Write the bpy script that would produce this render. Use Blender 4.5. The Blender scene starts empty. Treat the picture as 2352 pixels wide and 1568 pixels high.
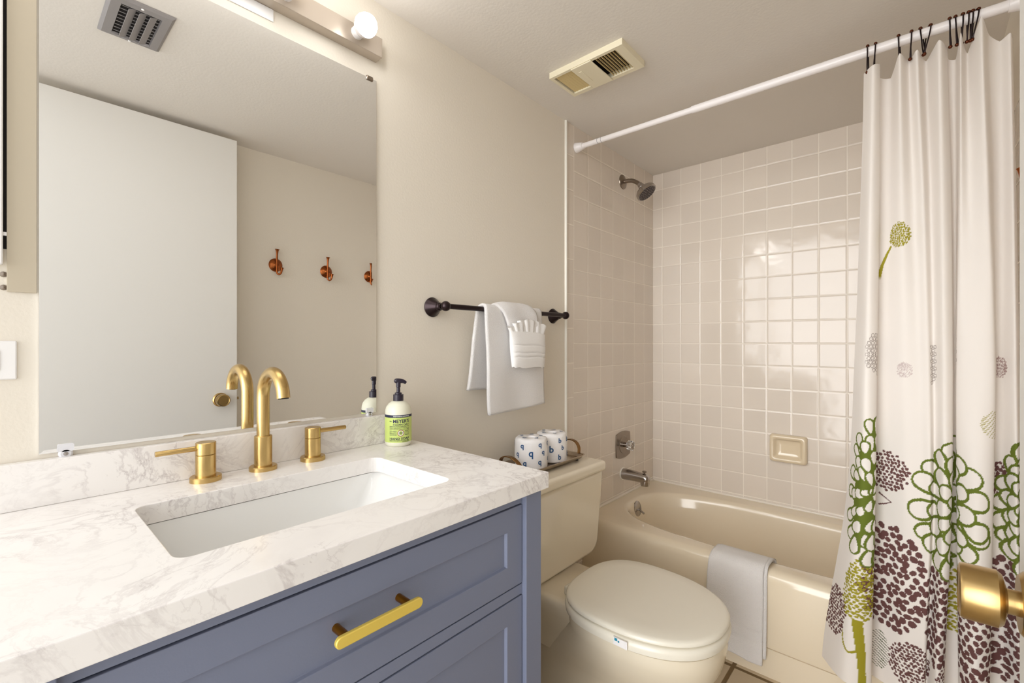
import bpy, bmesh, math, random
import numpy as np
from mathutils import Vector, Matrix
random.seed(4)
sc = bpy.context.scene
COL = sc.collection
R = math.radians

# ------------------------------------------------------------------ camera, light, exposure
cam_d = bpy.data.cameras.new('camera')
cam_d.sensor_width = 36.0
cam_d.lens = 1050.0 / 2352.0 * 36.0
cam_d.shift_y = 4.0 / 2352.0
cam_d.clip_start = 0.02
cam = bpy.data.objects.new('camera', cam_d)
cam.location = (1.16, 0.0, 1.17)
cam.rotation_euler = (R(90), 0, R(41.75))
COL.objects.link(cam)
sc.camera = cam

world = bpy.data.worlds.new('world')
sc.world = world
world.use_nodes = True
wt = world.node_tree
wb = wt.nodes['Background']
wb.inputs[0].default_value = (1.0, 1.0, 1.0, 1)
wc_ = wt.nodes.new('ShaderNodeTexCoord')
wd = wt.nodes.new('ShaderNodeVectorMath'); wd.operation = 'DOT_PRODUCT'
wd.inputs[1].default_value = Vector((0.02, -0.985, 0.12)).normalized()
wt.links.new(wc_.outputs['Generated'], wd.inputs[0])
wr = wt.nodes.new('ShaderNodeMapRange'); wr.interpolation_type = 'SMOOTHSTEP'
wr.inputs['From Min'].default_value = 0.80; wr.inputs['From Max'].default_value = 0.98
wr.inputs['To Min'].default_value = 0.9; wr.inputs['To Max'].default_value = 4.6     # bright patch added behind the camera to lift the dim tub end
wt.links.new(wd.outputs['Value'], wr.inputs['Value'])
wt.links.new(wr.outputs['Result'], wb.inputs[1])
BULB_STRENGTH = 22.0
sc.view_settings.view_transform = 'Standard'
sc.view_settings.look = 'None'
sc.view_settings.exposure = 0.70
sc.view_settings.gamma = 1.0
sc.cycles.diffuse_bounces = 8
sc.cycles.max_bounces = 14

ZC = 2.145      # ceiling height
YB = 2.5335     # tiled back wall
XR = 1.36      # right wall

# ------------------------------------------------------------------ helpers: materials
def lin(c):
    c = c / 255.0
    return c / 12.92 if c <= 0.04045 else ((c + 0.055) / 1.055) ** 2.4
def rgb(r, g, b):
    return (lin(r), lin(g), lin(b), 1.0)

class NT:
    """small wrapper to write node trees"""
    def __init__(self, name):
        self.m = bpy.data.materials.new(name)
        self.m.use_nodes = True
        self.t = self.m.node_tree
        self.b = self.t.nodes['Principled BSDF']
    def n(self, kind, **kw):
        nd = self.t.nodes.new(kind)
        for k, v in kw.items():
            setattr(nd, k, v)
        return nd
    def link(self, a, b):
        self.t.links.new(a, b)
    def math(self, op, a, b=None, c=None):
        nd = self.n('ShaderNodeMath', operation=op)
        for i, v in enumerate((a, b, c)):
            if v is None: continue
            if isinstance(v, (int, float)): nd.inputs[i].default_value = v
            else: self.link(v, nd.inputs[i])
        return nd.outputs[0]
    def smooth(self, v, a, b, lo=0.0, hi=1.0):
        nd = self.n('ShaderNodeMapRange', interpolation_type='SMOOTHSTEP')
        self.link(v, nd.inputs['Value'])
        nd.inputs['From Min'].default_value = a; nd.inputs['From Max'].default_value = b
        nd.inputs['To Min'].default_value = lo; nd.inputs['To Max'].default_value = hi
        return nd.outputs['Result']
    def mix(self, fac, a, b):
        nd = self.n('ShaderNodeMix', data_type='RGBA')
        for i, v in ((0, fac), (6, a), (7, b)):
            if isinstance(v, (int, float)): nd.inputs[i].default_value = v
            elif isinstance(v, tuple): nd.inputs[i].default_value = v
            else: self.link(v, nd.inputs[i])
        return nd.outputs[2]
    def coord(self):
        return self.n('ShaderNodeTexCoord').outputs['Object']
    def noise(self, vec, scale, detail=3.0, dist=0.0, rough=0.5):
        nd = self.n('ShaderNodeTexNoise')
        nd.inputs['Scale'].default_value = scale
        nd.inputs['Detail'].default_value = detail
        nd.inputs['Distortion'].default_value = dist
        nd.inputs['Roughness'].default_value = rough
        self.link(vec, nd.inputs['Vector'])
        return nd.outputs['Fac']
    def bump(self, h, strength, distance=0.002, prev=None):
        nd = self.n('ShaderNodeBump')
        nd.inputs['Strength'].default_value = strength
        nd.inputs['Distance'].default_value = distance
        self.link(h, nd.inputs['Height'])
        if prev is not None: self.link(prev, nd.inputs['Normal'])
        return nd.outputs['Normal']

def mat(name, col, rough=0.5, metal=0.0, bump=None, coat=0.0, spec=0.5, vary=0.0, trans=0.0, sheen=0.0):
    k = NT(name)
    b = k.b
    b.inputs['Base Color'].default_value = col
    b.inputs['Roughness'].default_value = rough
    b.inputs['Metallic'].default_value = metal
    b.inputs['Coat Weight'].default_value = coat
    b.inputs['Coat Roughness'].default_value = 0.08
    b.inputs['Specular IOR Level'].default_value = spec
    b.inputs['Transmission Weight'].default_value = trans
    b.inputs['Sheen Weight'].default_value = sheen
    co = None
    if vary:
        co = k.coord()
        nz = k.noise(co, 9.0, 4.0)
        d = tuple(max(0, c * (1 - vary)) for c in col[:3]) + (1,)
        l = tuple(min(1, c * (1 + vary)) for c in col[:3]) + (1,)
        k.link(k.mix(nz, d, l), b.inputs['Base Color'])
    if bump:
        co = co or k.coord()
        nz = k.noise(co, bump[0], 3.0)
        k.link(k.bump(nz, bump[1], bump[2] if len(bump) > 2 else 0.002), b.inputs['Normal'])
    return k.m

def tile_mat(name, au, su, ou, sv, ov, av, tile, grout, gw=0.0026, rough=0.11, tilt=0.25, vary=0.03, soft=0.0012):
    """square tiles in object space: au/av = axis index, s = pitch, o = offset of a joint"""
    k = NT(name)
    sep = k.n('ShaderNodeSeparateXYZ')
    k.link(k.coord(), sep.inputs[0])
    ax = [sep.outputs[0], sep.outputs[1], sep.outputs[2]]
    def cell(a, s, o):
        q = k.math('DIVIDE', k.math('SUBTRACT', a, o), s)
        fl = k.math('FLOOR', q)
        fr = k.math('SUBTRACT', q, fl)
        return fl, k.math('MULTIPLY', k.math('MINIMUM', fr, k.math('SUBTRACT', 1.0, fr)), s)
    fu, du = cell(ax[au], su, ou)
    fv, dv = cell(ax[av], sv, ov)
    d = k.math('MINIMUM', du, dv)
    m = k.smooth(d, gw / 2, gw / 2 + soft)
    cmb = k.n('ShaderNodeCombineXYZ')
    k.link(fu, cmb.inputs[0]); k.link(fv, cmb.inputs[1])
    wn = k.n('ShaderNodeTexWhiteNoise', noise_dimensions='3D')
    k.link(cmb.outputs[0], wn.inputs[0])
    dk = tuple(c * (1 - vary) for c in tile[:3]) + (1,)
    lt = tuple(min(1, c * (1 + vary)) for c in tile[:3]) + (1,)
    tc = k.mix(wn.outputs['Value'], dk, lt)
    k.link(k.mix(m, grout, tc), k.b.inputs['Base Color'])
    k.link(k.math('MULTIPLY_ADD', m, rough - 0.6, 0.6), k.b.inputs['Roughness'])
    h = k.smooth(d, 0.0, 0.007)
    n1 = k.bump(h, 0.55, 0.0016)
    nz = k.noise(k.coord(), 11.0, 2.0)
    n2 = k.bump(nz, tilt, 0.006, n1)
    k.link(n2, k.b.inputs['Normal'])
    return k.m

def marble_mat(name):
    k = NT(name)
    co = k.coord()
    mp = k.n('ShaderNodeMapping')
    k.link(co, mp.inputs[0])
    mp.inputs['Rotation'].default_value = (0.3, 0.5, 0.6)
    v = mp.outputs[0]
    n1 = k.noise(v, 6.0, 9.0, 1.2, 0.62)
    v1 = k.smooth(k.math('ABSOLUTE', k.math('SUBTRACT', n1, 0.5)), 0.0, 0.030, 1.0, 0.0)
    n2 = k.noise(v, 13.0, 9.0, 0.8, 0.66)
    v2 = k.smooth(k.math('ABSOLUTE', k.math('SUBTRACT', n2, 0.47)), 0.0, 0.028, 1.0, 0.0)
    blot = k.smooth(k.noise(v, 7.0, 5.0, 0.5, 0.6), 0.45, 0.7)
    patch = k.smooth(k.noise(v, 3.1, 3.0), 0.38, 0.66)
    ve = k.math('ADD', k.math('MULTIPLY', v1, 0.55), k.math('MULTIPLY', v2, 0.4))
    ve = k.math('MULTIPLY', k.math('ADD', ve, k.math('MULTIPLY', blot, 0.28)), k.math('MULTIPLY_ADD', patch, 0.85, 0.15))
    ve = k.math('MULTIPLY', k.math('MINIMUM', ve, 0.85), 0.72)
    k.link(k.mix(ve, rgb(240, 237, 234), rgb(166, 155, 155)), k.b.inputs['Base Color'])
    k.b.inputs['Roughness'].default_value = 0.22
    return k.m

def glass_like(name):
    m = mat(name, (0.95, 0.95, 0.95, 1), 0.06, trans=1.0)
    return m

def emit_mat(name, col, s):
    k = NT(name)
    k.b.inputs['Base Color'].default_value = (0.9, 0.9, 0.9, 1)
    k.b.inputs['Emission Color'].default_value = col
    k.b.inputs['Emission Strength'].default_value = s
    return k.m

M = {}
M['wall'] = mat('cream_wall_paint', rgb(228, 221, 208), 0.62, bump=(150, 0.22, 0.002), spec=0.3)
M['ceil'] = mat('ceiling_paint', rgb(224, 219, 212), 0.75, bump=(110, 0.22, 0.002), spec=0.25)
M['trim'] = mat('white_trim_paint', rgb(236, 233, 224), 0.4)
M['door'] = mat('door_paint', rgb(226, 224, 219), 0.45)
TC, GC = rgb(221, 211, 199), rgb(236, 228, 216)
M['tile_back'] = tile_mat('back_wall_tile', 0, 0.1075, 0.056, 0.1107, 1.168, 2, TC, GC)
M['tile_left'] = tile_mat('left_wall_tile', 1, 0.1169, 1.7149, 0.1107, 1.168, 2, TC, GC)
M['tile_right'] = tile_mat('right_wall_tile', 1, 0.1169, 1.7149, 0.1107, 1.168, 2, TC, GC)
M['tile_edge'] = tile_mat('bullnose_tile', 1, 0.5, 1.3, 0.1540, 0.9278, 2, TC, GC)
M['floor'] = tile_mat('floor_tile', 0, 0.33, 0.655, 0.33, 0.45, 1, rgb(205, 188, 160), rgb(120, 96, 62), gw=0.011, rough=0.4, tilt=0.5, vary=0.07, soft=0.003)
M['caulk'] = mat('caulk', rgb(232, 224, 212), 0.4)
M['marble'] = marble_mat('marble_laminate')
M['blue'] = mat('blue_cabinet_paint', rgb(118, 125, 147), 0.42, bump=(400, 0.05))
M['bluedark'] = mat('dark_navy', rgb(35, 40, 70), 0.7)  # shade of the reveal gaps put into colour, also the toe kick
M['gold'] = mat('brushed_brass', rgb(200, 170, 112), 0.27, 1.0, bump=(260, 0.05))
M['goldbright'] = mat('bright_brass', rgb(244, 216, 104), 0.36, 0.45)
M['goldpost'] = mat('amber_brass', rgb(170, 112, 30), 0.3, 1.0)
M['antique'] = mat('antique_brass', rgb(178, 150, 100), 0.26, 1.0, vary=0.3)
M['bronze'] = mat('oil_rubbed_bronze', rgb(44, 32, 34), 0.28, 0.7)
M['hookbead'] = mat('dark_copper', rgb(96, 52, 34), 0.3, 0.9)
M['copper'] = mat('aged_copper', rgb(150, 84, 44), 0.25, 1.0, vary=0.2)
M['chrome'] = mat('worn_chrome', rgb(176, 170, 166), 0.2, 1.0, vary=0.12)
M['nickel'] = mat('dull_nickel', rgb(146, 134, 122), 0.3, 1.0, vary=0.1)
M['darkhole'] = mat('near_black', rgb(22, 16, 14), 0.9)  # shade inside openings put into colour; also tray feet and aerator
M['china'] = mat('bone_china', rgb(229, 219, 198), 0.1, coat=0.5)
M['seat'] = mat('seat_plastic', rgb(232, 227, 213), 0.22)
M['tub'] = mat('tub_enamel', rgb(229, 216, 192), 0.12, coat=0.5)
M['dish'] = mat('beige_ceramic', rgb(222, 206, 178), 0.1, coat=0.5)
M['sink'] = mat('white_china', rgb(233, 233, 231), 0.1, coat=0.4)
M['terry'] = mat('white_terry', rgb(240, 237, 235), 0.95, bump=(520, 0.9, 0.004), spec=0.1, sheen=0.3)
M['cloth'] = mat('white_washcloth', rgb(243, 241, 239), 0.95, bump=(620, 0.7, 0.003), spec=0.1, sheen=0.2)
M['rod'] = mat('white_rod_paint', rgb(240, 236, 236), 0.25)
M['fixture'] = mat('satin_nickel_housing', rgb(186, 174, 160), 0.36, 0.4)
M['bulb'] = emit_mat('lit_bulb', (1.0, 0.985, 0.97, 1), BULB_STRENGTH)
M['socket'] = mat('socket_white', rgb(226, 222, 220), 0.4)
M['fan'] = mat('aged_cream_plastic', rgb(232, 224, 198), 0.4)
M['fanslat'] = mat('yellowed_plastic', rgb(214, 194, 142), 0.45)
M['vent'] = mat('grey_metal', rgb(150, 146, 146), 0.45, 0.4)
M['cabface'] = mat('cabinet_beige', rgb(192, 181, 160), 0.5)
M['plate'] = mat('white_plastic', rgb(238, 237, 236), 0.3)
M['clipmat'] = mat('clear_clip', rgb(222, 222, 226), 0.15)
M['clear'] = glass_like('clear_plastic')
M['black'] = mat('navy_black_plastic', rgb(34, 26, 44), 0.3)
M['bottle'] = mat('soap_bottle_plastic', rgb(226, 225, 206), 0.28)
M['label'] = mat('lime_label', rgb(196, 214, 118), 0.4)
M['navy'] = mat('navy_ink', rgb(30, 34, 66), 0.5)
M['ink'] = mat('black_ink', rgb(38, 44, 48), 0.5)
M['inkwhite'] = mat('white_ink', rgb(236, 236, 232), 0.5)
M['inkred'] = mat('red_brown_ink', rgb(150, 84, 56), 0.5)
M['paper'] = mat('wrapping_paper', rgb(240, 238, 238), 0.6, bump=(60, 0.35, 0.006))
M['bluink'] = mat('blue_ink', rgb(38, 84, 132), 0.5)
M['teal'] = mat('teal_ink', rgb(30, 140, 168), 0.5)
M['tray'] = mat('tray_metal', rgb(186, 172, 156), 0.22, 1.0)
M['traydark'] = mat('tray_handle_bronze', rgb(132, 98, 58), 0.3, 1.0, vary=0.2)
_k = NT('silvered_glass')
_k.b.inputs['Base Color'].default_value = (0.93, 0.935, 0.93, 1)
_k.b.inputs['Metallic'].default_value = 1.0
_k.b.inputs['Roughness'].default_value = 0.0
M['mirror'] = _k.m

# ------------------------------------------------------------------ helpers: geometry
def basis(d):
    d = Vector(d).normalized()
    a = Vector((0, 0, 1)) if abs(d.z) < 0.9 else Vector((1, 0, 0))
    u = d.cross(a).normalized()
    return d, u, d.cross(u).normalized()

class MB:
    def __init__(self):
        self.v = []; self.f = []
    def add(self, vs, fs):
        o = len(self.v)
        self.v += [tuple(p) for p in vs]
        self.f += [tuple(i + o for i in f) for f in fs]
        return self
    def box(self, x0, y0, z0, x1, y1, z1):
        return self.add([(x0, y0, z0), (x1, y0, z0), (x1, y1, z0), (x0, y1, z0), (x0, y0, z1), (x1, y0, z1), (x1, y1, z1), (x0, y1, z1)],
                        [(0, 3, 2, 1), (4, 5, 6, 7), (0, 1, 5, 4), (1, 2, 6, 5), (2, 3, 7, 6), (3, 0, 4, 7)])
    def loft(self, rings, cap0=True, cap1=True, closed=True):
        n = len(rings[0]); vs = [p for r in rings for p in r]; fs = []
        for i in range(len(rings) - 1):
            for j in range(n if closed else n - 1):
                k = (j + 1) % n
                fs.append((i * n + j, i * n + k, (i + 1) * n + k, (i + 1) * n + j))
        if cap0: fs.append(tuple(range(n - 1, -1, -1)))
        if cap1: fs.append(tuple((len(rings) - 1) * n + j for j in range(n)))
        return self.add(vs, fs)
    def lathe(self, prof, org, d=(0, 0, 1), n=32, cap0=True, cap1=True):
        """prof: list of (radius, height along d)"""
        d, u, w = basis(d); org = Vector(org)
        rings = []
        for r, h in prof:
            rings.append([org + d * h + (u * math.cos(2 * math.pi * i / n) + w * math.sin(2 * math.pi * i / n)) * max(r, 1e-5) for i in range(n)])
        return self.loft(rings, cap0, cap1)
    def tube(self, pts, rad, n=14, flat=None):
        pts = [Vector(p) for p in pts]
        rads = rad if isinstance(rad, (list, tuple)) else [rad] * len(pts)
        rings = []; u = None
        for i, p in enumerate(pts):
            t = (pts[min(i + 1, len(pts) - 1)] - pts[max(i - 1, 0)]).normalized()
            if u is None: _, u, _ = basis(t)
            u = (u - t * u.dot(t)).normalized(); w = t.cross(u)
            r = rads[i]
            rings.append([p + (u * math.cos(2 * math.pi * k / n) * r + w * math.sin(2 * math.pi * k / n) * r) for k in range(n)])
        return self.loft(rings)
    def ball(self, c, r, n=16, m=10):
        prof = [(r * math.sin(math.pi * i / m), -r * math.cos(math.pi * i / m)) for i in range(m + 1)]
        return self.lathe(prof, c, (0, 0, 1), n)
    def prism(self, poly, f0, f1):
        """poly: 2D points; f0/f1 map (a,b) to a 3D point"""
        return self.loft([[f0(a, b) for a, b in poly], [f1(a, b) for a, b in poly]])
    def grid(self, nu, nv, fn):
        vs = [fn(i / (nu - 1), j / (nv - 1)) for j in range(nv) for i in range(nu)]
        fs = [(j * nu + i, j * nu + i + 1, (j + 1) * nu + i + 1, (j + 1) * nu + i) for j in range(nv - 1) for i in range(nu - 1)]
        return self.add(vs, fs)
    def build(self, name, m, parent=None, org=None, bevel=0.0, seg=2, smooth=True, ang=35, sub=0, solid=0.0, fix=True):
        if org is None:
            org = world_org(parent) if parent is not None else Vector((0, 0, 0))
        org = Vector(org)
        me = bpy.data.meshes.new(name)
        me.from_pydata([tuple(Vector(p) - org) for p in self.v], [], self.f)
        if fix:
            bm = bmesh.new(); bm.from_mesh(me)
            bmesh.ops.recalc_face_normals(bm, faces=bm.faces)
            bm.to_mesh(me); bm.free()
        me.materials.append(m)
        if smooth:
            me.polygons.foreach_set('use_smooth', [True] * len(me.polygons))
            me.set_sharp_from_angle(angle=R(ang))
        o = bpy.data.objects.new(name, me)
        COL.objects.link(o)
        if parent is None: o.location = org
        else: o.parent = parent
        if solid:
            s = o.modifiers.new('thickness', 'SOLIDIFY'); s.thickness = solid; s.offset = 0
        if bevel:
            b = o.modifiers.new('bevel', 'BEVEL'); b.width = bevel; b.segments = seg; b.limit_method = 'ANGLE'; b.angle_limit = R(40)
            b.harden_normals = False
        if sub:
            s = o.modifiers.new('subdivide', 'SUBSURF'); s.levels = sub; s.render_levels = sub
        return o

def world_org(o):
    v = Vector((0, 0, 0))
    while o is not None:
        v += o.location; o = o.parent
    return v

def tag(o, label=None, cat=None, group=None, kind=None):
    if label: o['label'] = label
    if cat: o['category'] = cat
    if group: o['group'] = group
    if kind: o['kind'] = kind
    return o
def thing(name, loc, label, cat, group=None):
    o = bpy.data.objects.new(name, None)
    o.empty_display_size = 0.05
    o.location = loc
    COL.objects.link(o)
    return tag(o, label, cat, group)
def struct(name, mb, m, label=None, cat=None, **kw):
    return tag(mb.build(name, m, **kw), label, cat, kind='structure')
def copy_tree(o, parent=None):
    c = o.copy(); COL.objects.link(c)
    if parent is not None: c.parent = parent
    for ch in list(o.children): copy_tree(ch, c)
    return c
def catmull(P, t):
    """P: (n,k) array, t: array of parameters 0..n-1"""
    P = np.asarray(P, float); n = len(P)
    t = np.clip(t, 0, n - 1 - 1e-9); i = np.floor(t).astype(int); f = (t - i)[:, None]
    g = lambda k: P[np.clip(i + k, 0, n - 1)]
    a, b, c, d = g(-1), g(0), g(1), g(2)
    return 0.5 * (2 * b + (c - a) * f + (2 * a - 5 * b + 4 * c - d) * f ** 2 + (3 * b - a - 3 * c + d) * f ** 3)
def path(pts, n):
    return [Vector(p) for p in catmull(pts, np.linspace(0, len(pts) - 1, n))]
def text_mesh(s, size, bold=0.0, align='LEFT'):
    cu = bpy.data.curves.new('lettering', 'FONT')
    cu.body = s; cu.size = size; cu.offset = bold; cu.align_x = align; cu.resolution_u = 3
    ob = bpy.data.objects.new('lettering', cu); COL.objects.link(ob)
    dg = bpy.context.evaluated_depsgraph_get(); dg.update()
    me = bpy.data.meshes.new_from_object(ob.evaluated_get(dg))
    vs = [tuple(v.co) for v in me.vertices]; fs = [tuple(p.vertices) for p in me.polygons]
    bpy.data.objects.remove(ob); bpy.data.curves.remove(cu); bpy.data.meshes.remove(me)
    return vs, fs
def rrect(a0, b0, a1, b1, r, n=6):
    out = []
    for cx, cy, s in ((a1 - r, b1 - r, 0), (a0 + r, b1 - r, 90), (a0 + r, b0 + r, 180), (a1 - r, b0 + r, 270)):
        for i in range(n + 1):
            t = R(s + 90 * i / n)
            out.append((cx + r * math.cos(t), cy + r * math.sin(t)))
    return out

# ------------------------------------------------------------------ the room
struct('floor', MB().box(-0.1, -1.3, -0.06, 1.6, YB + 0.1, 0.0), M['floor'])
struct('ceiling', MB().box(-0.1, -0.2, ZC, 1.6, YB + 0.1, ZC + 0.06), M['ceil'])
struct('wall_left', MB().box(-0.1, -0.2, 0.0, 0.0, 1.655, ZC), M['wall'])
struct('wall_left.001', MB().box(-0.1, 1.655, 0.0, 0.0, 1.7149, ZC), M['tile_edge'])
struct('wall_left.002', MB().box(-0.1, 1.7149, 0.0, 0.0, YB + 0.1, ZC), M['tile_left'])
struct('wall_back', MB().box(0.0, YB, 0.0, XR, YB + 0.1, ZC), M['tile_back'])
struct('wall_right', MB().box(XR, -0.2, 0.0, XR + 0.1, 1.62, ZC), M['wall'])
struct('wall_right.001', MB().box(XR, 1.62, 0.0, XR + 0.1, YB + 0.1, 1.83), M['tile_right'])
struct('wall_right.002', MB().box(XR, 1.62, 1.83, XR + 0.1, YB + 0.1, ZC), M['wall'])
# white bead where the tiles start, caulk along the tub
struct('trim_1', MB().tube([(0.002, 1.652, 0.36), (0.002, 1.652, ZC)], 0.0065, 10), M['trim'])
struct('trim_2', MB().tube([(0.0, YB - 0.001, 0.378), (XR, YB - 0.001, 0.378)], 0.006, 8).tube([(0.001, 1.79, 0.378), (0.001, YB, 0.378)], 0.006, 8), M['caulk'])

# the open door against the right wall, knob towards the tub
door = MB().box(1.241, -0.085, 0.012, 1.276, 0.741, 2.118)
dr = struct('door_1', door, M['door'], 'plain white flush door standing open along the right wall', 'door', bevel=0.0015)
kn = MB()
KY, KZ = 0.672, 0.912
kn.lathe([(0.0, 0.0), (0.0315, 0.0), (0.0315, 0.004), (0.027, 0.008), (0.0, 0.008)], (1.2410, KY, KZ), (-1, 0, 0), 40, False, False)
rose = kn.build('knob_rosette', M['antique'], dr)
kn = MB().lathe([(0.0, 0.006), (0.012, 0.006), (0.012, 0.016), (0.024, 0.019), (0.0275, 0.023), (0.0275, 0.047), (0.0262, 0.0500), (0.0225, 0.0512), (0.0215, 0.0502), (0.0, 0.0502)], (1.2410, KY, KZ), (-1, 0, 0), 48, False, False)
tag(kn.build('door_knob', M['antique'], dr, ang=28), 'brass drum shaped door knob')
MB().box(1.2485, 0.7408, KZ - 0.028, 1.2685, 0.7425, KZ + 0.028).box(1.253, 0.742, KZ - 0.006, 1.264, 0.752, KZ + 0.006).build('door_latch', M['antique'], dr, bevel=0.0006)

# ------------------------------------------------------------------ mirror
my0, my1, mz0, mz1, bw = 0.0458, 0.7137, 0.9745, 1.9156, 0.0142
mir = MB()
xo, xi = 0.00572, 0.0058
O = [(xo, my0, mz0), (xo, my1, mz0), (xo, my1, mz1), (xo, my0, mz1)]
I = [(xi, my0 + bw, mz0 + bw), (xi, my1 - bw, mz0 + bw), (xi, my1 - bw, mz1 - bw), (xi, my0 + bw, mz1 - bw)]
B = [(0.0012, y, z) for _, y, z in O]
mir.add(O + I + B, [(4, 5, 6, 7), (0, 1, 5, 4), (1, 2, 6, 5), (2, 3, 7, 6), (3, 0, 4, 7), (0, 8, 9, 1), (1, 9, 10, 2), (2, 10, 11, 3), (3, 11, 8, 0), (8, 11, 10, 9)])
mirror = thing('wall_mirror', (0.0, 0.38, mz0), 'large rectangular mirror with slanted polished edges above the backsplash', 'mirror')
mir.build('mirror_glass', M['mirror'], mirror, smooth=False)
def clip(y, z, sgn):
    c = MB().prism(rrect(y - 0.011, min(z, z + sgn * 0.014), y + 0.011, max(z, z + sgn * 0.014), 0.003, 3), lambda a, b: (0.0058, a, b), lambda a, b: (0.0085, a, b))
    c.lathe([(0.0, 0.0), (0.010, 0.0), (0.010, 0.005), (0.007, 0.0085), (0.0, 0.0085)], (0.0, y, z - sgn * 0.004), (1, 0, 0), 20, False, False)
    o = c.build('mirror_clip', M['clipmat'], mirror)
    MB().lathe([(0.0, 0.0), (0.0035, 0.0), (0.003, 0.0014), (0.0, 0.0018)], (0.0086, y, z - sgn * 0.004), (1, 0, 0), 12, False, False).build('clip_screw', M['chrome'], o)
clip(0.0795, mz0, 1); clip(0.692, mz0, 1)
cb = MB().box(0.0, 0.682, mz1 - 0.008, 0.0095, 0.702, mz1 + 0.004)
tag(cb.build('mirror_clip', M['nickel'], mirror, bevel=0.002), 'small dull metal clip at the top corner')

# ------------------------------------------------------------------ vanity light
LY = [0.637, 0.452, 0.267, 0.082]
LZ = 2.000
vl = thing('vanity_light', (0.0, 0.35, 1.97), 'bar shaped wall light with round bulbs above the mirror', 'wall light')
MB().box(0.0, -0.005, 1.970, 0.034, 0.715, 2.024).build('light_housing', M['fixture'], vl, bevel=0.0012)
for y in LY:
    MB().lathe([(0.0, 0.033), (0.0165, 0.033), (0.0165, 0.044), (0.0135, 0.0475), (0.0, 0.0475)], (0.0, y, LZ), (1, 0, 0), 24, False, False).build('lamp_socket', M['socket'], vl)
    b = MB().lathe([(0.0282, 0.0745), (0.0285, 0.0825), (0.0260, 0.0925), (0.0200, 0.1015), (0.0110, 0.107), (0.0, 0.1085)], (0.0, y, LZ), (1, 0, 0), 32, False, False)
    bo = tag(b.build('light_bulb', M['bulb'], vl, ang=80), 'lit white bulb')
    MB().lathe([(0.0, 0.0475), (0.013, 0.0475), (0.018, 0.0530), (0.0245, 0.0625), (0.0282, 0.0745), (0.0270, 0.0750), (0.0, 0.0750)], (0.0, y, LZ), (1, 0, 0), 32, False, False).build('bulb_base', M['socket'], bo, ang=60)
tag(MB().box(0.0, 0.22, 1.9405, 0.0025, 0.4375, 1.9695).build('cover_plate', M['plate'], org=(0, 0.33, 1.9405), bevel=0.0006), 'thin white blank cover strip on the wall under the left part of the light bar', 'cover plate')

# ------------------------------------------------------------------ medicine cabinet and outlet at the far left
mc = thing('medicine_cabinet', (0.0, -0.02, 1.2578), 'beige edged medicine cabinet at the far left of the mirror wall', 'cabinet')
MB().box(0.0, 0.0078, 1.2578, 0.004, 0.0432, 1.98).build('face_frame', M['cabface'], mc, bevel=0.0006)
MB().box(0.0, -0.095, 1.33, 0.0015, 0.0078, 1.98).build('cabinet_gap_shade', M['darkhole'], mc)  # flat dark strip, the gap's shade is painted in
MB().box(0.004, -0.095, 1.302, 0.011, 0.0035, 1.98).build('cabinet_door', M['plate'], mc, bevel=0.002)
for z in (1.2868, 1.2646):
    MB().lathe([(0.0, 0.0), (0.0048, 0.0), (0.0042, 0.003), (0.0, 0.0045)], (0.0, 0.0042, z), (1, 0, 0), 16, False, False).build('hinge_screw', M['nickel'], mc)
MB().box(0.0015, 0.0035, 1.352, 0.006, 0.0078, 1.358).build('hinge', M['plate'], mc)
ou = thing('wall_outlet', (0.0, -0.03, 1.11), 'white plastic outlet plate at the left edge above the backsplash', 'outlet')
MB().box(0.0, -0.085, 1.108, 0.004, 0.0195, 1.174).build('outlet_plate', M['plate'], ou, bevel=0.0025)
for y in (-0.055, -0.012):
    MB().box(0.004, y - 0.012, 1.124, 0.0052, y + 0.012, 1.158).build('socket_face', M['plate'], ou, bevel=0.001)

# ------------------------------------------------------------------ countertop, sink, backsplash
ZT = 0.886
cx0, cx1, cy0, cy1 = 0.001, 0.548, -0.02, 0.808
sx0, sx1, sy0, sy1 = 0.146, 0.434, 0.1535, 0.628
ct = MB()
hole = rrect(sx0, sy0, sx1, sy1, 0.022, 6)
def radial_outer(poly, x0, y0, x1, y1):
    cx, cy = (sx0 + sx1) / 2, (sy0 + sy1) / 2; out = []
    for a, b in poly:
        dx, dy = a - cx, b - cy
        t = min([((x1 if dx > 0 else x0) - cx) / dx if abs(dx) > 1e-9 else 1e9, ((y1 if dy > 0 else y0) - cy) / dy if abs(dy) > 1e-9 else 1e9])
        out.append((cx + dx * t, cy + dy * t))
    return out
outer = radial_outer(hole, cx0, cy0, cx1, cy1)
# make sure the rectangle keeps its four true corners
for cxx, cyy in ((cx0, cy0), (cx1, cy0), (cx1, cy1), (cx0, cy1)):
    k = min(range(len(outer)), key=lambda i: (outer[i][0] - cxx) ** 2 + (outer[i][1] - cyy) ** 2)
    outer[k] = (cxx, cyy)
TH = 0.035
ct.loft([[(a, b, ZT - TH) for a, b in hole], [(a, b, ZT) for a, b in hole], [(a, b, ZT) for a, b in outer], [(a, b, ZT - TH) for a, b in outer], [(a, b, ZT - TH) for a, b in hole]], False, False)
counter = thing('countertop', (0.27, 0.39, ZT - TH), 'white grey veined marble look countertop on the blue vanity', 'countertop')
ct.build('counter_slab', M['marble'], counter, bevel=0.0015, smooth=False)
tag(MB().box(0.001, -0.02, ZT + 0.0003, 0.020, 0.738, 0.9655).build('backsplash', M['marble'], org=(0.01, 0.36, ZT + 0.0003), bevel=0.001, smooth=False), 'white veined backsplash strip along the wall behind the faucet', 'backsplash')

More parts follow.
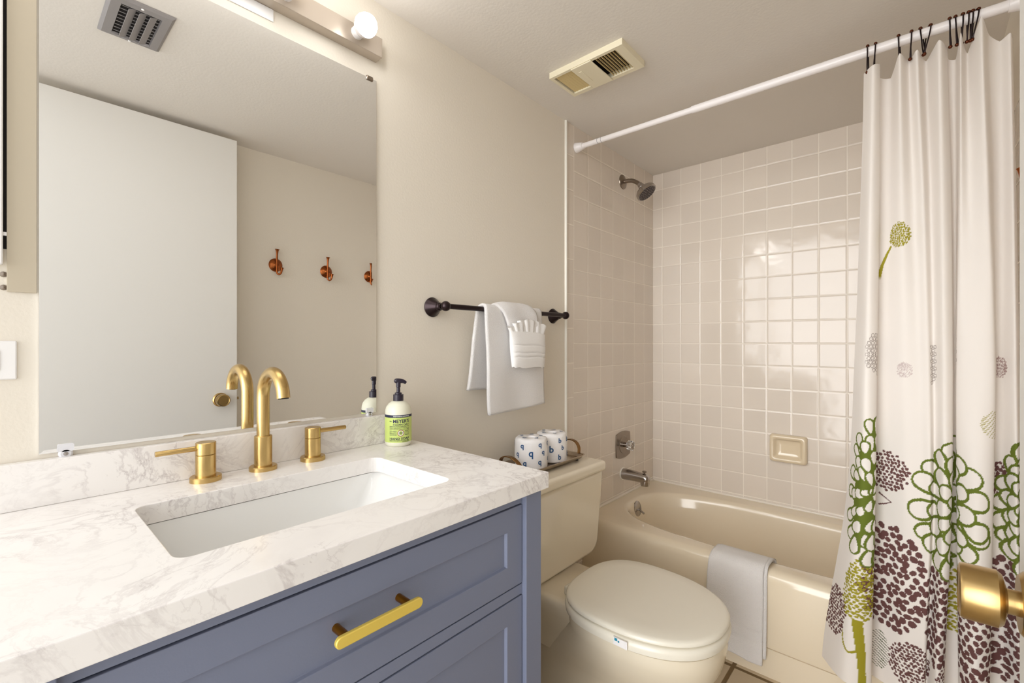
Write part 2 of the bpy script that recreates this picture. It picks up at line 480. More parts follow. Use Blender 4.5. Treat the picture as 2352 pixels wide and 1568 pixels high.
def sink_ring(inset, z, r):
    return [(a, b, z) for a, b in rrect(sx0 - 0.004 + inset, sy0 - 0.004 + inset, sx1 + 0.004 - inset, sy1 + 0.004 - inset, r, 6)]
def sring(ix0, ix1, iy, z, r):
    return [(a, b, z) for a, b in rrect(sx0 - 0.004 + ix0, sy0 - 0.004 + iy, sx1 + 0.004 - ix1, sy1 + 0.004 - iy, r, 6)]
sk = thing('sink', (0.29, 0.39, 0.73), 'white rectangular undermount sink sunk in the marble countertop', 'sink')
z0 = ZT - TH - 0.0050
b = MB()
b.loft([sring(-0.02, -0.02, -0.02, z0, 0.03), sring(0, 0, 0, z0, 0.024), sring(0.012, 0.012, 0.03, z0 - 0.05, 0.03), sring(0.030, 0.030, 0.075, z0 - 0.105, 0.04),
        sring(0.055, 0.055, 0.105, z0 - 0.125, 0.05), sring(0.13, 0.13, 0.20, z0 - 0.130, 0.02)], False, True)
b.build('basin', M['sink'], sk, ang=60, solid=0.008)
MB().lathe([(0.0, 0.0), (0.022, 0.0), (0.021, 0.003), (0.012, 0.003), (0.0, 0.0015)], (0.29, 0.39, z0 - 0.1262), (0, 0, 1), 28, False, False).build('drain', M['gold'], sk)

# ------------------------------------------------------------------ vanity cabinet
FX = 0.525; VY0, VY1 = -0.014, 0.797
vc = thing('vanity_cabinet', (0.27, 0.39, 0.0), 'blue shaker style vanity cabinet under the marble countertop', 'vanity cabinet')
zb = ZT - TH - 0.001
c = MB()
c.box(0.004, VY0, 0.10, FX - 0.021, VY0 + 0.018, zb).box(0.004, VY1 - 0.018, 0.0, FX - 0.012, VY1, zb)
c.box(0.004, VY0, 0.0, FX - 0.012, VY0 + 0.018, 0.10)
c.box(0.004, VY0 + 0.018, 0.0, 0.012, VY1 - 0.018, zb)
c.box(0.012, VY0 + 0.018, 0.10, FX - 0.021, VY1 - 0.018, 0.116)
c.build('carcass', M['blue'], vc, smooth=False)
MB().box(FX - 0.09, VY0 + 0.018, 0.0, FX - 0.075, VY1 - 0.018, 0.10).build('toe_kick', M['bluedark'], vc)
for y0, y1 in ((VY1 - 0.051, VY1), (VY0, VY0 + 0.051)):
    MB().box(FX - 0.012, y0, 0.0, FX + 0.010, y1, zb).build('stile', M['blue'], vc, bevel=0.0012, smooth=False)
iy0, iy1 = VY0 + 0.051, VY1 - 0.051
for za, zc in ((0.8285, zb), (0.6350, 0.6560)):
    MB().box(FX - 0.02, iy0, za, FX - 0.001, iy1, zc).build('rail', M['blue'], vc, bevel=0.0008, smooth=False)
MB().box(FX - 0.028, iy0, 0.116, FX - 0.023, iy1, zb - 0.005).build('reveal_shade_backing', M['bluedark'], vc)  # dark sheet behind the fronts, shade of the gaps put into its colour
def shaker(y0, y1, za, zc, fr, name):
    m = MB(); x1 = FX; xp = FX - 0.0065; xb = FX - 0.02
    o = [(y0, za), (y1, za), (y1, zc), (y0, zc)]
    i = [(y0 + fr, za + fr), (y1 - fr, za + fr), (y1 - fr, zc - fr), (y0 + fr, zc - fr)]
    j = [(a + (0.002 if a < (y0 + y1) / 2 else -0.002), q + (0.002 if q < (za + zc) / 2 else -0.002)) for a, q in i]
    m.loft([[(xb, a, q) for a, q in o], [(x1, a, q) for a, q in o], [(x1, a, q) for a, q in i], [(xp, a, q) for a, q in j]])
    return m.build(name, M['blue'], vc, bevel=0.001, smooth=False)
dw = shaker(iy0 + 0.0022, iy1 - 0.0022, 0.6590, 0.8255, 0.047, 'drawer')
ym = (iy0 + iy1) / 2
shaker(iy0 + 0.0022, ym - 0.001, 0.121, 0.6320, 0.047, 'cabinet_door')
shaker(ym + 0.001, iy1 - 0.0022, 0.121, 0.6320, 0.047, 'cabinet_door')
hd = MB()
HY, HZ = 0.3835, 0.7515
hd.prism(rrect(HY - 0.074, HZ - 0.0085, HY + 0.074, HZ + 0.0085, 0.0083, 6), lambda a, b_: (FX + 0.0265, a, b_), lambda a, b_: (FX + 0.0335, a, b_))
h = tag(hd.build('drawer_handle', M['goldbright'], dw, bevel=0.0014), 'bright brass bar handle')
for y in (HY - 0.054, HY + 0.054):
    MB().lathe([(0.0, 0.0), (0.0062, 0.0), (0.0062, 0.034), (0.0, 0.034)], (FX - 0.0066, y, HZ), (1, 0, 0), 18, False, False).build('handle_post', M['goldpost'], h)

# ------------------------------------------------------------------ faucet set
fx, fy = 0.055, 0.3955
fa = thing('sink_faucet', (fx, fy, ZT), 'brushed brass gooseneck faucet in the middle behind the sink', 'faucet')
MB().lathe([(0.0, 0.0), (0.0285, 0.0), (0.0285, 0.0075), (0.0265, 0.0095), (0.0, 0.0095)], (fx, fy, ZT), n=40, cap0=False, cap1=False).build('base_flange', M['gold'], fa)
MB().lathe([(0.0, 0.0095), (0.0182, 0.0095), (0.0182, 0.0755), (0.0172, 0.0765), (0.0, 0.0765)], (fx, fy, ZT), n=36, cap0=False, cap1=False).build('faucet_body', M['gold'], fa)
rb = 0.0555; zc_ = 1.050
pts = [(fx, fy, ZT + 0.07), (fx, fy, 1.0), (fx, fy, 1.03)] + [(fx + rb - rb * math.cos(R(a)), fy, zc_ + rb * math.sin(R(a))) for a in range(0, 171, 9)]
e = Vector(pts[-1]); pts.append(tuple(e + Vector((0.0022, 0, -0.0125))))
MB().tube(pts, 0.0133, 24).build('spout', M['gold'], fa, ang=50)
e = Vector(pts[-1])
MB().lathe([(0.0, 0.0), (0.0105, 0.0), (0.0105, 0.001), (0.0, 0.001)], e + Vector((0.0001, 0, -0.0004)), (0.17, 0, -0.985), 20, False, False).build('aerator', M['darkhole'], fa)
def handle(y, sgn, label):
    t = thing('faucet_handle', (fx, y, ZT), label, 'faucet handle', 'brass faucet handles')
    MB().lathe([(0.0, 0.0), (0.0285, 0.0), (0.0285, 0.0085), (0.0270, 0.0105), (0.0, 0.0105)], (fx, y, ZT), n=40, cap0=False, cap1=False).build('base_flange', M['gold'], t)
    MB().lathe([(0.0, 0.0105), (0.0183, 0.0105), (0.0183, 0.0535), (0.0176, 0.0541), (0.0, 0.0541)], (fx, y, ZT), n=36, cap0=False, cap1=False).build('handle_body', M['gold'], t)
    MB().lathe([(0.0, 0.0546), (0.0176, 0.0546), (0.0183, 0.0552), (0.0183, 0.0785), (0.0172, 0.0795), (0.0, 0.0795)], (fx, y, ZT), n=36, cap0=False, cap1=False).build('handle_cap', M['gold'], t)
    MB().lathe([(0.0, 0.014), (0.0052, 0.014), (0.0052, 0.0835), (0.0046, 0.0845), (0.0, 0.0845)], (fx, y, 0.9545), (0, sgn, 0), 20, False, False).build('lever', M['gold'], t)
handle(0.2845, -1, 'brass faucet handle to the left of the spout, lever pointing left')
handle(0.5085, 1, 'brass faucet handle to the right of the spout, nearer the soap bottle')

# ------------------------------------------------------------------ soap bottle
bx, by, br = 0.068, 0.7445, 0.0362
sb = thing('soap_bottle', (bx, by, ZT), 'hand soap pump bottle with a lime green label at the counter corner', 'soap bottle')
MB().lathe([(0.0, 0.0), (0.031, 0.0), (0.0355, 0.004), (br, 0.010), (br, 0.090), (0.0355, 0.098), (0.0325, 0.108), (0.0265, 0.116), (0.0195, 0.121), (0.0135, 0.1235), (0.0, 0.1235)], (bx, by, ZT), n=48, cap0=False, cap1=False).build('bottle', M['bottle'], sb, ang=60)
pm = MB().lathe([(0.0, 0.1225), (0.0142, 0.1225), (0.0142, 0.1405), (0.0096, 0.1415), (0.0096, 0.1455), (0.0052, 0.147), (0.0048, 0.160), (0.0064, 0.161), (0.0064, 0.175), (0.0, 0.175)], (bx, by, ZT), n=28, cap0=False, cap1=False)
nz = [(bx - 0.004, by - 0.011, ZT + 0.1785), (bx, by, ZT + 0.1785), (bx + 0.006, by + 0.012, ZT + 0.177), (bx + 0.009, by + 0.019, ZT + 0.172)]
pm.tube(path(nz, 10), [0.003, 0.0062, 0.007, 0.007, 0.0068, 0.0062, 0.0056, 0.005, 0.0046, 0.0042], 14)
pm.build('pump', M['black'], sb, ang=40)
th0 = math.atan2(0 - by, 1.16 - bx) + R(16)      # middle of the label
def wrap(u, z, rr):
    t = th0 + u / br
    return (bx + rr * math.cos(t), by + rr * math.sin(t), ZT + z)
LH = br * R(118)
def band(z0_, z1_, name, m, parent, rr, a0=-LH, a1=LH):
    return MB().grid(60, 2, lambda i, j: wrap(a0 + (a1 - a0) * i, z0_ + (z1_ - z0_) * j, rr)).build(name, m, parent, fix=False)
lab = band(0.0125, 0.0805, 'label', M['label'], sb, br + 0.0003)
band(0.0805, 0.0875, 'label_band', M['navy'], sb, br + 0.0003)
def wrapped_text(rows, name, m, parent, rr):
    mb = MB()
    for s, size, u0, z, bold, wd in rows:
        vs, fs = text_mesh(s, size, bold)
        w = max(v[0] for v in vs)
        k = wd / w if wd else 1.0
        mb.add([wrap(u0 + v[0] * k, z + v[1], rr) for v in vs], fs)
    return mb.build(name, m, parent, smooth=False, fix=False)
L0 = -0.0345
rows = [("Mrs.", 0.0042, L0, 0.0695, 0.0001, 0.0075), ("MEYER'S", 0.0128, L0 + 0.0095, 0.0665, 0.0003, 0.046),
        ("CLEAN DAY", 0.0066, L0 + 0.0095, 0.0592, 0.00012, 0.046), ("AROMATHERAPEUTIC LIQUID HAND SOAP", 0.0030, L0, 0.0553, 0.00008, 0.056),
        ("Cleaning hands and caring for them with soap", 0.0028, L0, 0.0517, 0.00006, 0.056), ("tough on dirt and grime, gentle on hands", 0.0028, L0, 0.0481, 0.00006, 0.056),
        ("LEMON VERBENA", 0.0028, L0, 0.0432, 0.00008, 0.020), ("has a light", 0.0028, L0, 0.0395, 0.00006, 0.020), ("REFRESHING with", 0.0028, L0, 0.0358, 0.00008, 0.020), ("citrus and fine", 0.0028, L0, 0.0321, 0.00006, 0.020),
        ("THE GARDEN", 0.0026, 0.0072, 0.0436, 0.00006, 0.014), ("is our first", 0.0026, 0.0072, 0.0399, 0.00006, 0.014), ("place we look", 0.0026, 0.0072, 0.0362, 0.00006, 0.014), ("INSPIRATION", 0.0026, 0.0072, 0.0325, 0.00008, 0.014),
        ("HAND SOAP", 0.0088, L0, 0.0203, 0.0002, 0.056), ("MADE WITH OLIVE OIL & ALOE VERA", 0.0034, L0, 0.0165, 0.0001, 0.056), ("12.5 FL OZ (370 mL)", 0.0030, 0.0, 0.0134, 0.00008, 0.022)]
wrapped_text(rows, 'label_lettering', M['navy'], lab, br + 0.0006)
wrapped_text([("HARDWORKING HOMEKEEPING", 0.0036, -0.024, 0.0828, 0.0001, 0.046)], 'band_lettering', M['inkwhite'], lab, br + 0.0006)
ring_ = MB(); uc, zc2 = -0.0035, 0.0384
ring_.loft([[wrap(uc + r_ * math.cos(R(a)), zc2 + r_ * math.sin(R(a)), br + 0.00055) for a in range(0, 360, 12)] for r_ in (0.0090, 0.0074)], False, False)
ring_.build('scent_ring', M['inkred'], lab, fix=False)
MB().add([wrap(uc + 0.0074 * math.cos(R(a)), zc2 + 0.0074 * math.sin(R(a)), br + 0.0005) for a in range(0, 360, 12)], [tuple(range(30))]).build('scent_badge', M['inkwhite'], lab, fix=False)
wrapped_text([("LEMON", 0.0030, uc - 0.0058, zc2 + 0.0004, 0.0001, 0.0116), ("VERBENA", 0.0022, uc - 0.0058, zc2 - 0.0024, 0.00005, 0.0116)], 'scent_lettering', M['ink'], lab, br + 0.0008)

# ------------------------------------------------------------------ towel bar, hand towel, washcloth
TBX, TBZ = 0.068, 1.2845
tb = thing('towel_bar', (0.0, 1.25, TBZ), 'dark bronze towel bar on the cream wall beside the tiles', 'towel bar')
MB().tube([(TBX, 0.905, TBZ), (TBX, 1.565, TBZ)], 0.0085, 18).build('bar', M['bronze'], tb)
for y in (0.9165, 1.556):
    MB().lathe([(0.0, 0.0), (0.0305, 0.0), (0.0315, 0.004), (0.0290, 0.008), (0.0235, 0.015), (0.0165, 0.028), (0.0125, 0.034), (0.0135, 0.037), (0.0125, 0.041), (0.0092, 0.044), (0.0092, 0.050), (0.0, 0.050)], (0.0, y, TBZ), (1, 0, 0), 36, False, False).build('flange', M['bronze'], tb, ang=40)
    MB().ball((TBX, y, TBZ), 0.0158, 24, 14).build('finial', M['bronze'], tb)

def drape(y0, y1, xf, zf, xb, zb_, seed, wob=0.003, n=44, shift=0.0, lift=0.0, side=1.0):
    """sheet hung over the towel bar; returns grid function"""
    r = 0.0135 + lift
    P = [(xb, zb_)]
    for k in range(1, 7): P.append((TBX - r + (xb - (TBX - r)) * (1 - k / 6.0), zb_ + (TBZ - zb_) * k / 6.0))
    for a in range(150, 0, -30): P.append((TBX + r * math.cos(R(a)), TBZ + r * math.sin(R(a))))
    for k in range(0, 9): P.append((TBX + r + (xf - (TBX + r)) * k / 8.0, TBZ + (zf - TBZ) * k / 8.0))
    P = np.array(P)
    def fn(u, v):
        p = catmull(P, np.array([v * (len(P) - 1)]))[0]
        y = y0 + (y1 - y0) * u
        fr = max(0.0, min(1.0, (v - 0.55) / 0.45)); bk = max(0.0, min(1.0, (0.45 - v) / 0.45))
        y += shift * bk
        x = p[0] + (wob * math.sin(9.0 * u + seed) * fr - wob * 0.5 * math.sin(7 * u + seed) * bk)
        y += 0.004 * math.sin(6 * v * 3 + seed) * (fr + bk)
        z = p[1] + (0.012 * (u - 0.5) * fr) - 0.006 * (1 - math.cos(u * 2 * math.pi)) * 0.2
        return (x, y, z)
    return fn
ht = thing('hand_towel', (TBX, 1.22, 0.93), 'folded white terry hand towel hanging over the dark towel bar', 'towel')
MB().grid(40, 70, drape(1.075, 1.372, 0.098, 0.938, 0.030, 1.012, 0.4, shift=-0.034)).build('towel_body', M['terry'], ht, solid=0.011, fix=False, ang=60)
def flapfn(u, v):
    r = 0.0265
    ang = [(TBX - 0.012, TBZ + 0.021), (TBX, TBZ + r), (TBX + 0.012, TBZ + 0.024), (TBX + r, TBZ + 0.005), (0.099, 1.262), (0.103, 1.22), (0.106, 1.175)]
    p = catmull(ang, np.array([v * 6]))[0]
    ya = 1.118 + 0.068 * max(0.0, (v - 0.25) / 0.75) ** 0.8; yb = 1.318 + 0.012 * v
    return (p[0] + 0.002 * math.sin(u * 8), ya + (yb - ya) * u, p[1] - 0.012 * abs(2 * u - 1) ** 4)
MB().grid(26, 30, flapfn).build('folded_flap', M['terry'], ht, solid=0.009, fix=False, ang=60)
wc = thing('washcloth', (0.115, 1.25, 1.075), 'white washcloth folded into a pocket pinned on the front of the hand towel', 'washcloth')
def pocket(u, v):
    # closed pouch: v from bottom to top, u around
    t = 2 * math.pi * u
    yc_, w = 1.247 - 0.004 * v, 0.0855 + 0.010 * v
    th_ = 0.010 + 0.010 * math.sin(math.pi * min(1, v * 0.9 + 0.1))
    c_, s_ = math.cos(t), math.sin(t)
    y = yc_ + w * math.copysign(abs(c_) ** 0.5, c_)
    x = 0.126 + th_ * math.copysign(abs(s_) ** 0.8, s_)
    g = 0.0
    for q in (0.30, 0.42, 0.63): g += 0.0045 * math.exp(-((v - q) / 0.018) ** 2)
    if s_ > 0: x -= g * s_
    z = 1.080 + 0.130 * v + 0.018 * (u if u < .5 else 1 - u) * (1 - v) - 0.004 * math.sin(8 * t) * (1 - v) * 0.4 - 0.010 * (c_ > 0) * c_ * v
    return (x, y, z)
pk = MB(); NU, NV = 56, 44
pk.loft([[pocket(i / NU, j / (NV - 1)) for i in range(NU)] for j in range(NV)])
pk.build('pocket', M['cloth'], wc, ang=50)
for k, (yy, ww, hh, tilt) in enumerate([(1.182, 0.022, 0.040, -0.30), (1.203, 0.024, 0.054, -0.16), (1.228, 0.026, 0.062, -0.04), (1.254, 0.026, 0.065, 0.03), (1.282, 0.028, 0.060, 0.14), (1.308, 0.030, 0.048, 0.32)]):
    def ruf(u, v, yy=yy, ww=ww, hh=hh, tilt=tilt, k=k):
        t = 2 * math.pi * u
        w = ww * (0.72 + 0.48 * v); th_ = 0.006 + 0.004 * v
        y = yy - 0.005 + tilt * hh * v * 0.9 + w * math.cos(t) * (0.9 if math.cos(t) > 0 else 0.9)
        x = 0.126 + 0.003 * (k % 2) + th_ * math.sin(t) * (1 + 0.4 * math.sin(3 * t)) - 0.006 * v
        z = 1.190 + hh * v - 0.008 * (math.cos(t) ** 2) * v + 0.003 * math.sin(2 * t + k) * v
        return (x, y, z)
    rf = MB().loft([[ruf(i / 24, j / 9) for i in range(24)] for j in range(10)])
    rf.build('ruffle', M['cloth'], wc, ang=60)

# ------------------------------------------------------------------ toilet
TY = 1.300
to = thing('toilet', (0.35, TY, 0.0), 'cream two piece toilet with closed lid between the vanity and the tub', 'toilet')
def egg(cx, af, ar, w, n=64, pf=2.25, pr_=2.7):
    out = []
    for i in range(n):
        t = 2 * math.pi * i / n; c_, s_ = math.cos(t), math.sin(t)
        p = pf if c_ > 0 else pr_
        out.append((cx + math.copysign(abs(c_) ** (2 / p), c_) * (af if c_ > 0 else ar), TY + math.copysign(abs(s_) ** (2 / p), s_) * w))
    return out
def lerp_ring(pars, z):
    return [(a, b_, z) for a, b_ in egg(*pars)]
bowl = MB()
bowl.loft([lerp_ring((0.34, 0.20, 0.22, 0.105), 0.0), lerp_ring((0.34, 0.20, 0.22, 0.103), 0.02), lerp_ring((0.34, 0.185, 0.20, 0.092), 0.06), lerp_ring((0.36, 0.20, 0.21, 0.092), 0.12),
           lerp_ring((0.42, 0.24, 0.22, 0.112), 0.17), lerp_ring((0.48, 0.245, 0.23, 0.140), 0.22), lerp_ring((0.51, 0.245, 0.22, 0.166), 0.27), lerp_ring((0.52, 0.245, 0.20, 0.182), 0.31),
           lerp_ring((0.52, 0.248, 0.20, 0.190), 0.335), lerp_ring((0.52, 0.245, 0.20, 0.189), 0.352), lerp_ring((0.52, 0.230, 0.18, 0.175), 0.357)])
deck = lambda x0, x1, w, z, r: [(a, b_, z) for a, b_ in rrect(x0, TY - w, x1, TY + w, r, 5)]
bowl.loft([deck(0.13, 0.42, 0.085, 0.16, 0.03), deck(0.08, 0.43, 0.100, 0.24, 0.03), deck(0.05, 0.44, 0.125, 0.305, 0.03), deck(0.04, 0.44, 0.132, 0.335, 0.03), deck(0.042, 0.44, 0.130, 0.352, 0.03), deck(0.05, 0.44, 0.122, 0.358, 0.025)])
bowl.build('bowl', M['china'], to, ang=50)
seat = MB()
seat.loft([lerp_ring((0.515, 0.250, 0.195, 0.196), 0.3575), lerp_ring((0.515, 0.258, 0.200, 0.2035), 0.362), lerp_ring((0.515, 0.260, 0.202, 0.205), 0.374), lerp_ring((0.515, 0.258, 0.200, 0.203), 0.385), lerp_ring((0.515, 0.252, 0.196, 0.197), 0.3885)])
st_ = seat.build('seat', M['seat'], to, ang=50)
lid = MB()
lid.loft([lerp_ring((0.515, 0.250, 0.194, 0.196), 0.3915), lerp_ring((0.515, 0.2565, 0.198, 0.2015), 0.395), lerp_ring((0.515, 0.257, 0.199, 0.202), 0.401), lerp_ring((0.515, 0.253, 0.196, 0.198), 0.4055), lerp_ring((0.515, 0.244, 0.190, 0.190), 0.4085), lerp_ring((0.515, 0.20, 0.15, 0.15), 0.4100), lerp_ring((0.515, 0.08, 0.06, 0.06), 0.4108)])
lid.build('seat_lid', M['seat'], to, ang=50)
for y in (TY - 0.07, TY + 0.07):
    MB().box(0.300, y - 0.016, 0.357, 0.345, y + 0.016, 0.386).build('seat_hinge', M['seat'], to, bevel=0.006)
# small paper tag stuck on the near side of the seat
sp = [(0.555, 1.0925, 0.384), (0.583, 1.0925, 0.384), (0.583, 1.0925, 0.368), (0.555, 1.0925, 0.368)]
tg = MB().box(0.548, 1.0920, 0.3665, 0.588, 1.0958, 0.3865).build('seat_tag', M['paper'], st_, bevel=0.0005)
MB().box(0.552, 1.0912, 0.3785, 0.560, 1.0921, 0.3855).box(0.5615, 1.0912, 0.3770, 0.566, 1.0921, 0.3810).build('tag_mark', M['teal'], tg)
tk = MB()
def tank_poly(y0, y1, za, zc, r):
    return [(TY + y0 + 0.0, za)]  # placeholder, replaced below
poly = []
y0, y1, za, zc_t, r = TY - 0.262, TY + 0.262, 0.3595, 0.676, 0.055
for cx_, cz_, s in ((y1 - r, za + r, 270), ):
    poly += [(cx_ + r * math.cos(R(s + 90 * i / 8)), cz_ + r * math.sin(R(s + 90 * i / 8))) for i in range(9)]
poly += [(y1 + 0.006, zc_t), (y0 - 0.006, zc_t)]
poly += [(y0 + r + r * math.cos(R(180 + 90 * i / 8)), za + r + r * math.sin(R(180 + 90 * i / 8))) for i in range(9)]
tk.prism(poly, lambda a, b_: (0.022, a, b_), lambda a, b_: (0.218 + 0.022 * (b_ - za) / (zc_t - za), a, b_))
tk.build('tank', M['china'], to, bevel=0.014, seg=4, ang=50)
MB().box(0.008, TY - 0.272, 0.6765, 0.2525, TY + 0.270, 0.7165).build('tank_lid', M['china'], to, bevel=0.013, seg=4, ang=50)

# ------------------------------------------------------------------ tray and wrapped rolls on the tank
TZ = 0.7170
tr = thing('serving_tray', (0.115, 1.345, TZ), 'narrow silver tray with bronze handles on the toilet tank lid', 'tray')
def rr(x0, y0_, x1, y1_, r_, z): return [(a, b_, z) for a, b_ in rrect(x0, y0_, x1, y1_, r_, 4)]
ty0, ty1, tx0, tx1 = 1.175, 1.515, 0.035, 0.1855
b = MB()
b.loft([rr(tx0 + 0.008, ty0 + 0.008, tx1 - 0.008, ty1 - 0.008, 0.012, TZ + 0.006), rr(tx0 + 0.004, ty0 + 0.004, tx1 - 0.004, ty1 - 0.004, 0.014, TZ + 0.009), rr(tx0, ty0, tx1, ty1, 0.015, TZ + 0.021), rr(tx0 - 0.006, ty0 - 0.006, tx1 + 0.006, ty1 + 0.006, 0.018, TZ + 0.0225),
        rr(tx0 - 0.006, ty0 - 0.006, tx1 + 0.006, ty1 + 0.006, 0.018, TZ + 0.0205), rr(tx0 + 0.001, ty0 + 0.001, tx1 - 0.001, ty1 - 0.001, 0.014, TZ + 0.0195), rr(tx0 + 0.006, ty0 + 0.006, tx1 - 0.006, ty1 - 0.006, 0.012, TZ + 0.0095), rr(tx0 + 0.010, ty0 + 0.010, tx1 - 0.010, ty1 - 0.010, 0.010, TZ + 0.0085)], True, True)
b.build('tray_pan', M['tray'], tr, ang=40)
for xx in (tx0 + 0.02, tx1 - 0.02):
    for yy in (ty0 + 0.025, ty1 - 0.025):
        MB().lathe([(0.0, 0.0), (0.007, 0.0), (0.008, 0.0065), (0.0, 0.0065)], (xx, yy, TZ), n=14, cap0=False, cap1=False).build('tray_foot', M['darkhole'], tr)
for sgn, ye in ((-1, ty0 - 0.003), (1, ty1 + 0.003)):
    xa, xb_ = 0.062, 0.158
    hp = path([(xa, ye, TZ + 0.021), (xa + 0.004, ye + sgn * 0.006, TZ + 0.042), (xa + 0.022, ye + sgn * 0.012, TZ + 0.060), (0.110, ye + sgn * 0.014, TZ + 0.066), (xb_ - 0.022, ye + sgn * 0.012, TZ + 0.060), (xb_ - 0.004, ye + sgn * 0.006, TZ + 0.042), (xb_, ye, TZ + 0.021)], 25)
    rings = []
    for i, p in enumerate(hp):
        t = (hp[min(i + 1, 24)] - hp[max(i - 1, 0)]).normalized(); w = Vector((0, 1, 0)); n_ = t.cross(w).normalized()
        rings.append([p + w * 0.009 * a + n_ * 0.0016 * c_ for a, c_ in ((-1, -1), (1, -1), (1, 1), (-1, 1))])
    MB().loft(rings).build('tray_handle', M['traydark'], tr, bevel=0.001)
def roll(x, y, rad, ch, label, rot, seed):
    t = thing('toilet_paper_roll', (x, y, TZ + 0.0095), label, 'toilet paper roll', 'wrapped toilet paper rolls on the tray')
    rn = random.Random(seed)
    ph = [rn.uniform(0, 6) for _ in range(4)]
    def rad_at(th_, h): return rad * (1 + 0.018 * math.sin(3 * th_ + ph[0]) + 0.012 * math.sin(7 * th_ + ph[1] + h * 30) * 0.6)
    prof = [(0.90, 0.0), (0.985, 0.003), (1.0, 0.010), (1.01, 0.05), (1.0, 0.092), (0.965, 0.101), (0.88, 0.1055), (0.60, 0.1065), (0.33, 0.1045), (0.30, 0.100), (0.05, 0.099)]
    N = 56
    rings = [[(x + rad_at(2 * math.pi * i / N, h) * k * math.cos(2 * math.pi * i / N), y + rad_at(2 * math.pi * i / N, h) * k * math.sin(2 * math.pi * i / N), TZ + 0.0095 + h + (0.0015 * math.sin(5 * 2 * math.pi * i / N + ph[2]) if 0.5 < k < 0.9 else 0)) for i in range(N)] for k, h in prof]
    bd = MB().loft(rings).build('wrapper', M['paper'], t, ang=50)
    mb = MB(); base = math.atan2(-y, 1.16 - x)
    vs, fs = text_mesh(ch, 0.034, 0.0009, 'CENTER')
    ymid = (max(v[1] for v in vs) + min(v[1] for v in vs)) / 2
    cells = [(0.0, 0.052, 1.0), (-0.032, 0.078, 0.75), (0.033, 0.083, 0.75), (-0.052, 0.048, 0.75), (0.046, 0.056, 0.7), (-0.022, 0.018, 0.8), (0.032, 0.022, 0.8), (0.075, 0.085, .8), (0.078, 0.03, .8), (-0.085, 0.085, .8), (-0.08, 0.02, .8)]
    for u0, h0, k in cells:
        pts_ = []
        for v in vs:
            a, c_ = v[0] * k, (v[1] - ymid) * k
            if rot: a, c_ = -a, -c_
            th_ = base + (u0 + a) / rad; q = rad_at(th_, h0 + c_) * 1.013 + 0.0006
            pts_.append((x + q * math.cos(th_), y + q * math.sin(th_), TZ + 0.0095 + h0 + c_))
        mb.add(pts_, fs)
    for k in range(5):      # marks on the folded top
        a0 = k * 1.25 + seed; cx_, cy_ = x + 0.037 * math.cos(a0), y + 0.037 * math.sin(a0)
        mb.add([(cx_ + v[0] * 0.7 * math.cos(a0) - (v[1] - ymid) * 0.7 * math.sin(a0), cy_ + v[0] * 0.7 * math.sin(a0) + (v[1] - ymid) * 0.7 * math.cos(a0), TZ + 0.0095 + 0.1082) for v in vs], fs)
    mb.build('blue_letters', M['bluink'], bd, smooth=False, fix=False)
roll(0.110, 1.280, 0.0590, 'b', 'paper wrapped toilet roll with upside down blue letters, nearer the vanity', True, 1)
roll(0.110, 1.4025, 0.0590, 'b', 'paper wrapped toilet roll with upright blue letters, nearer the tub tiles', False, 2)

# ------------------------------------------------------------------ bathtub
AY = 1.785
tubt = thing('bathtub', (0.66, 2.16, 0.0), 'long beige bathtub set in the tiled alcove', 'bathtub')
N = 128
def sup(cx, cy, a, b_, p, z):
    out = []
    for i in range(N):
        t = 2 * math.pi * (i + 0.5) / N; c_, s_ = math.cos(t), math.sin(t)
        out.append((cx + math.copysign(abs(c_) ** (2 / p), c_) * a, cy + math.copysign(abs(s_) ** (2 / p), s_) * b_, z))
    return out
TX0, TX1, TB = 0.0015, XR - 0.0015, YB - 0.0015
def rectr(y0_, z, x0=TX0, x1=TX1, y1_=TB):
    cx, cy = (x0 + x1) / 2, 2.165
    out = []
    for i in range(N):
        t = 2 * math.pi * (i + 0.5) / N; dx, dy = math.cos(t) * 0.62, math.sin(t) * 0.30
        dx, dy = math.copysign(abs(math.cos(t)) ** 0.75, math.cos(t)) * 0.6, math.copysign(abs(math.sin(t)) ** 0.75, math.sin(t)) * 0.3
        k = min(((x1 if dx > 0 else x0) - cx) / dx, ((y1_ if dy > 0 else y0_) - cy) / dy)
        out.append([cx + dx * k, cy + dy * k, z])
    for a, b_ in ((x0, y0_), (x1, y0_), (x1, y1_), (x0, y1_)):
        k = min(range(N), key=lambda i: (out[i][0] - a) ** 2 + (out[i][1] - b_) ** 2); out[k][0], out[k][1] = a, b_
    return [tuple(p) for p in out]
b = MB()
bc, by_ = 0.668, 2.163
b.loft([rectr(AY + 0.008, 0.0), rectr(AY + 0.008, 0.100), rectr(AY + 0.013, 0.1015), rectr(AY + 0.013, 0.1055), rectr(AY + 0.001, 0.1075), rectr(AY, 0.112), rectr(AY, 0.335), rectr(AY + 0.003, 0.352), rectr(AY + 0.010, 0.365), rectr(AY + 0.022, 0.372), rectr(AY + 0.036, 0.374),
        sup(bc, by_, 0.612, 0.298, 2.9, 0.3735), sup(bc, by_, 0.600, 0.286, 2.9, 0.371), sup(bc, by_, 0.592, 0.278, 2.9, 0.364), sup(bc, by_, 0.585, 0.271, 2.9, 0.350), sup(bc, by_, 0.575, 0.262, 2.9, 0.30), sup(bc, by_, 0.555, 0.245, 2.9, 0.20), sup(bc, by_, 0.53, 0.225, 2.9, 0.12), sup(bc, by_, 0.50, 0.20, 3, 0.085), sup(bc, by_, 0.44, 0.16, 3, 0.072), sup(bc, by_, 0.2, 0.07, 2.5, 0.068)], False, True)
b.build('tub_shell', M['tub'], tubt, ang=50)
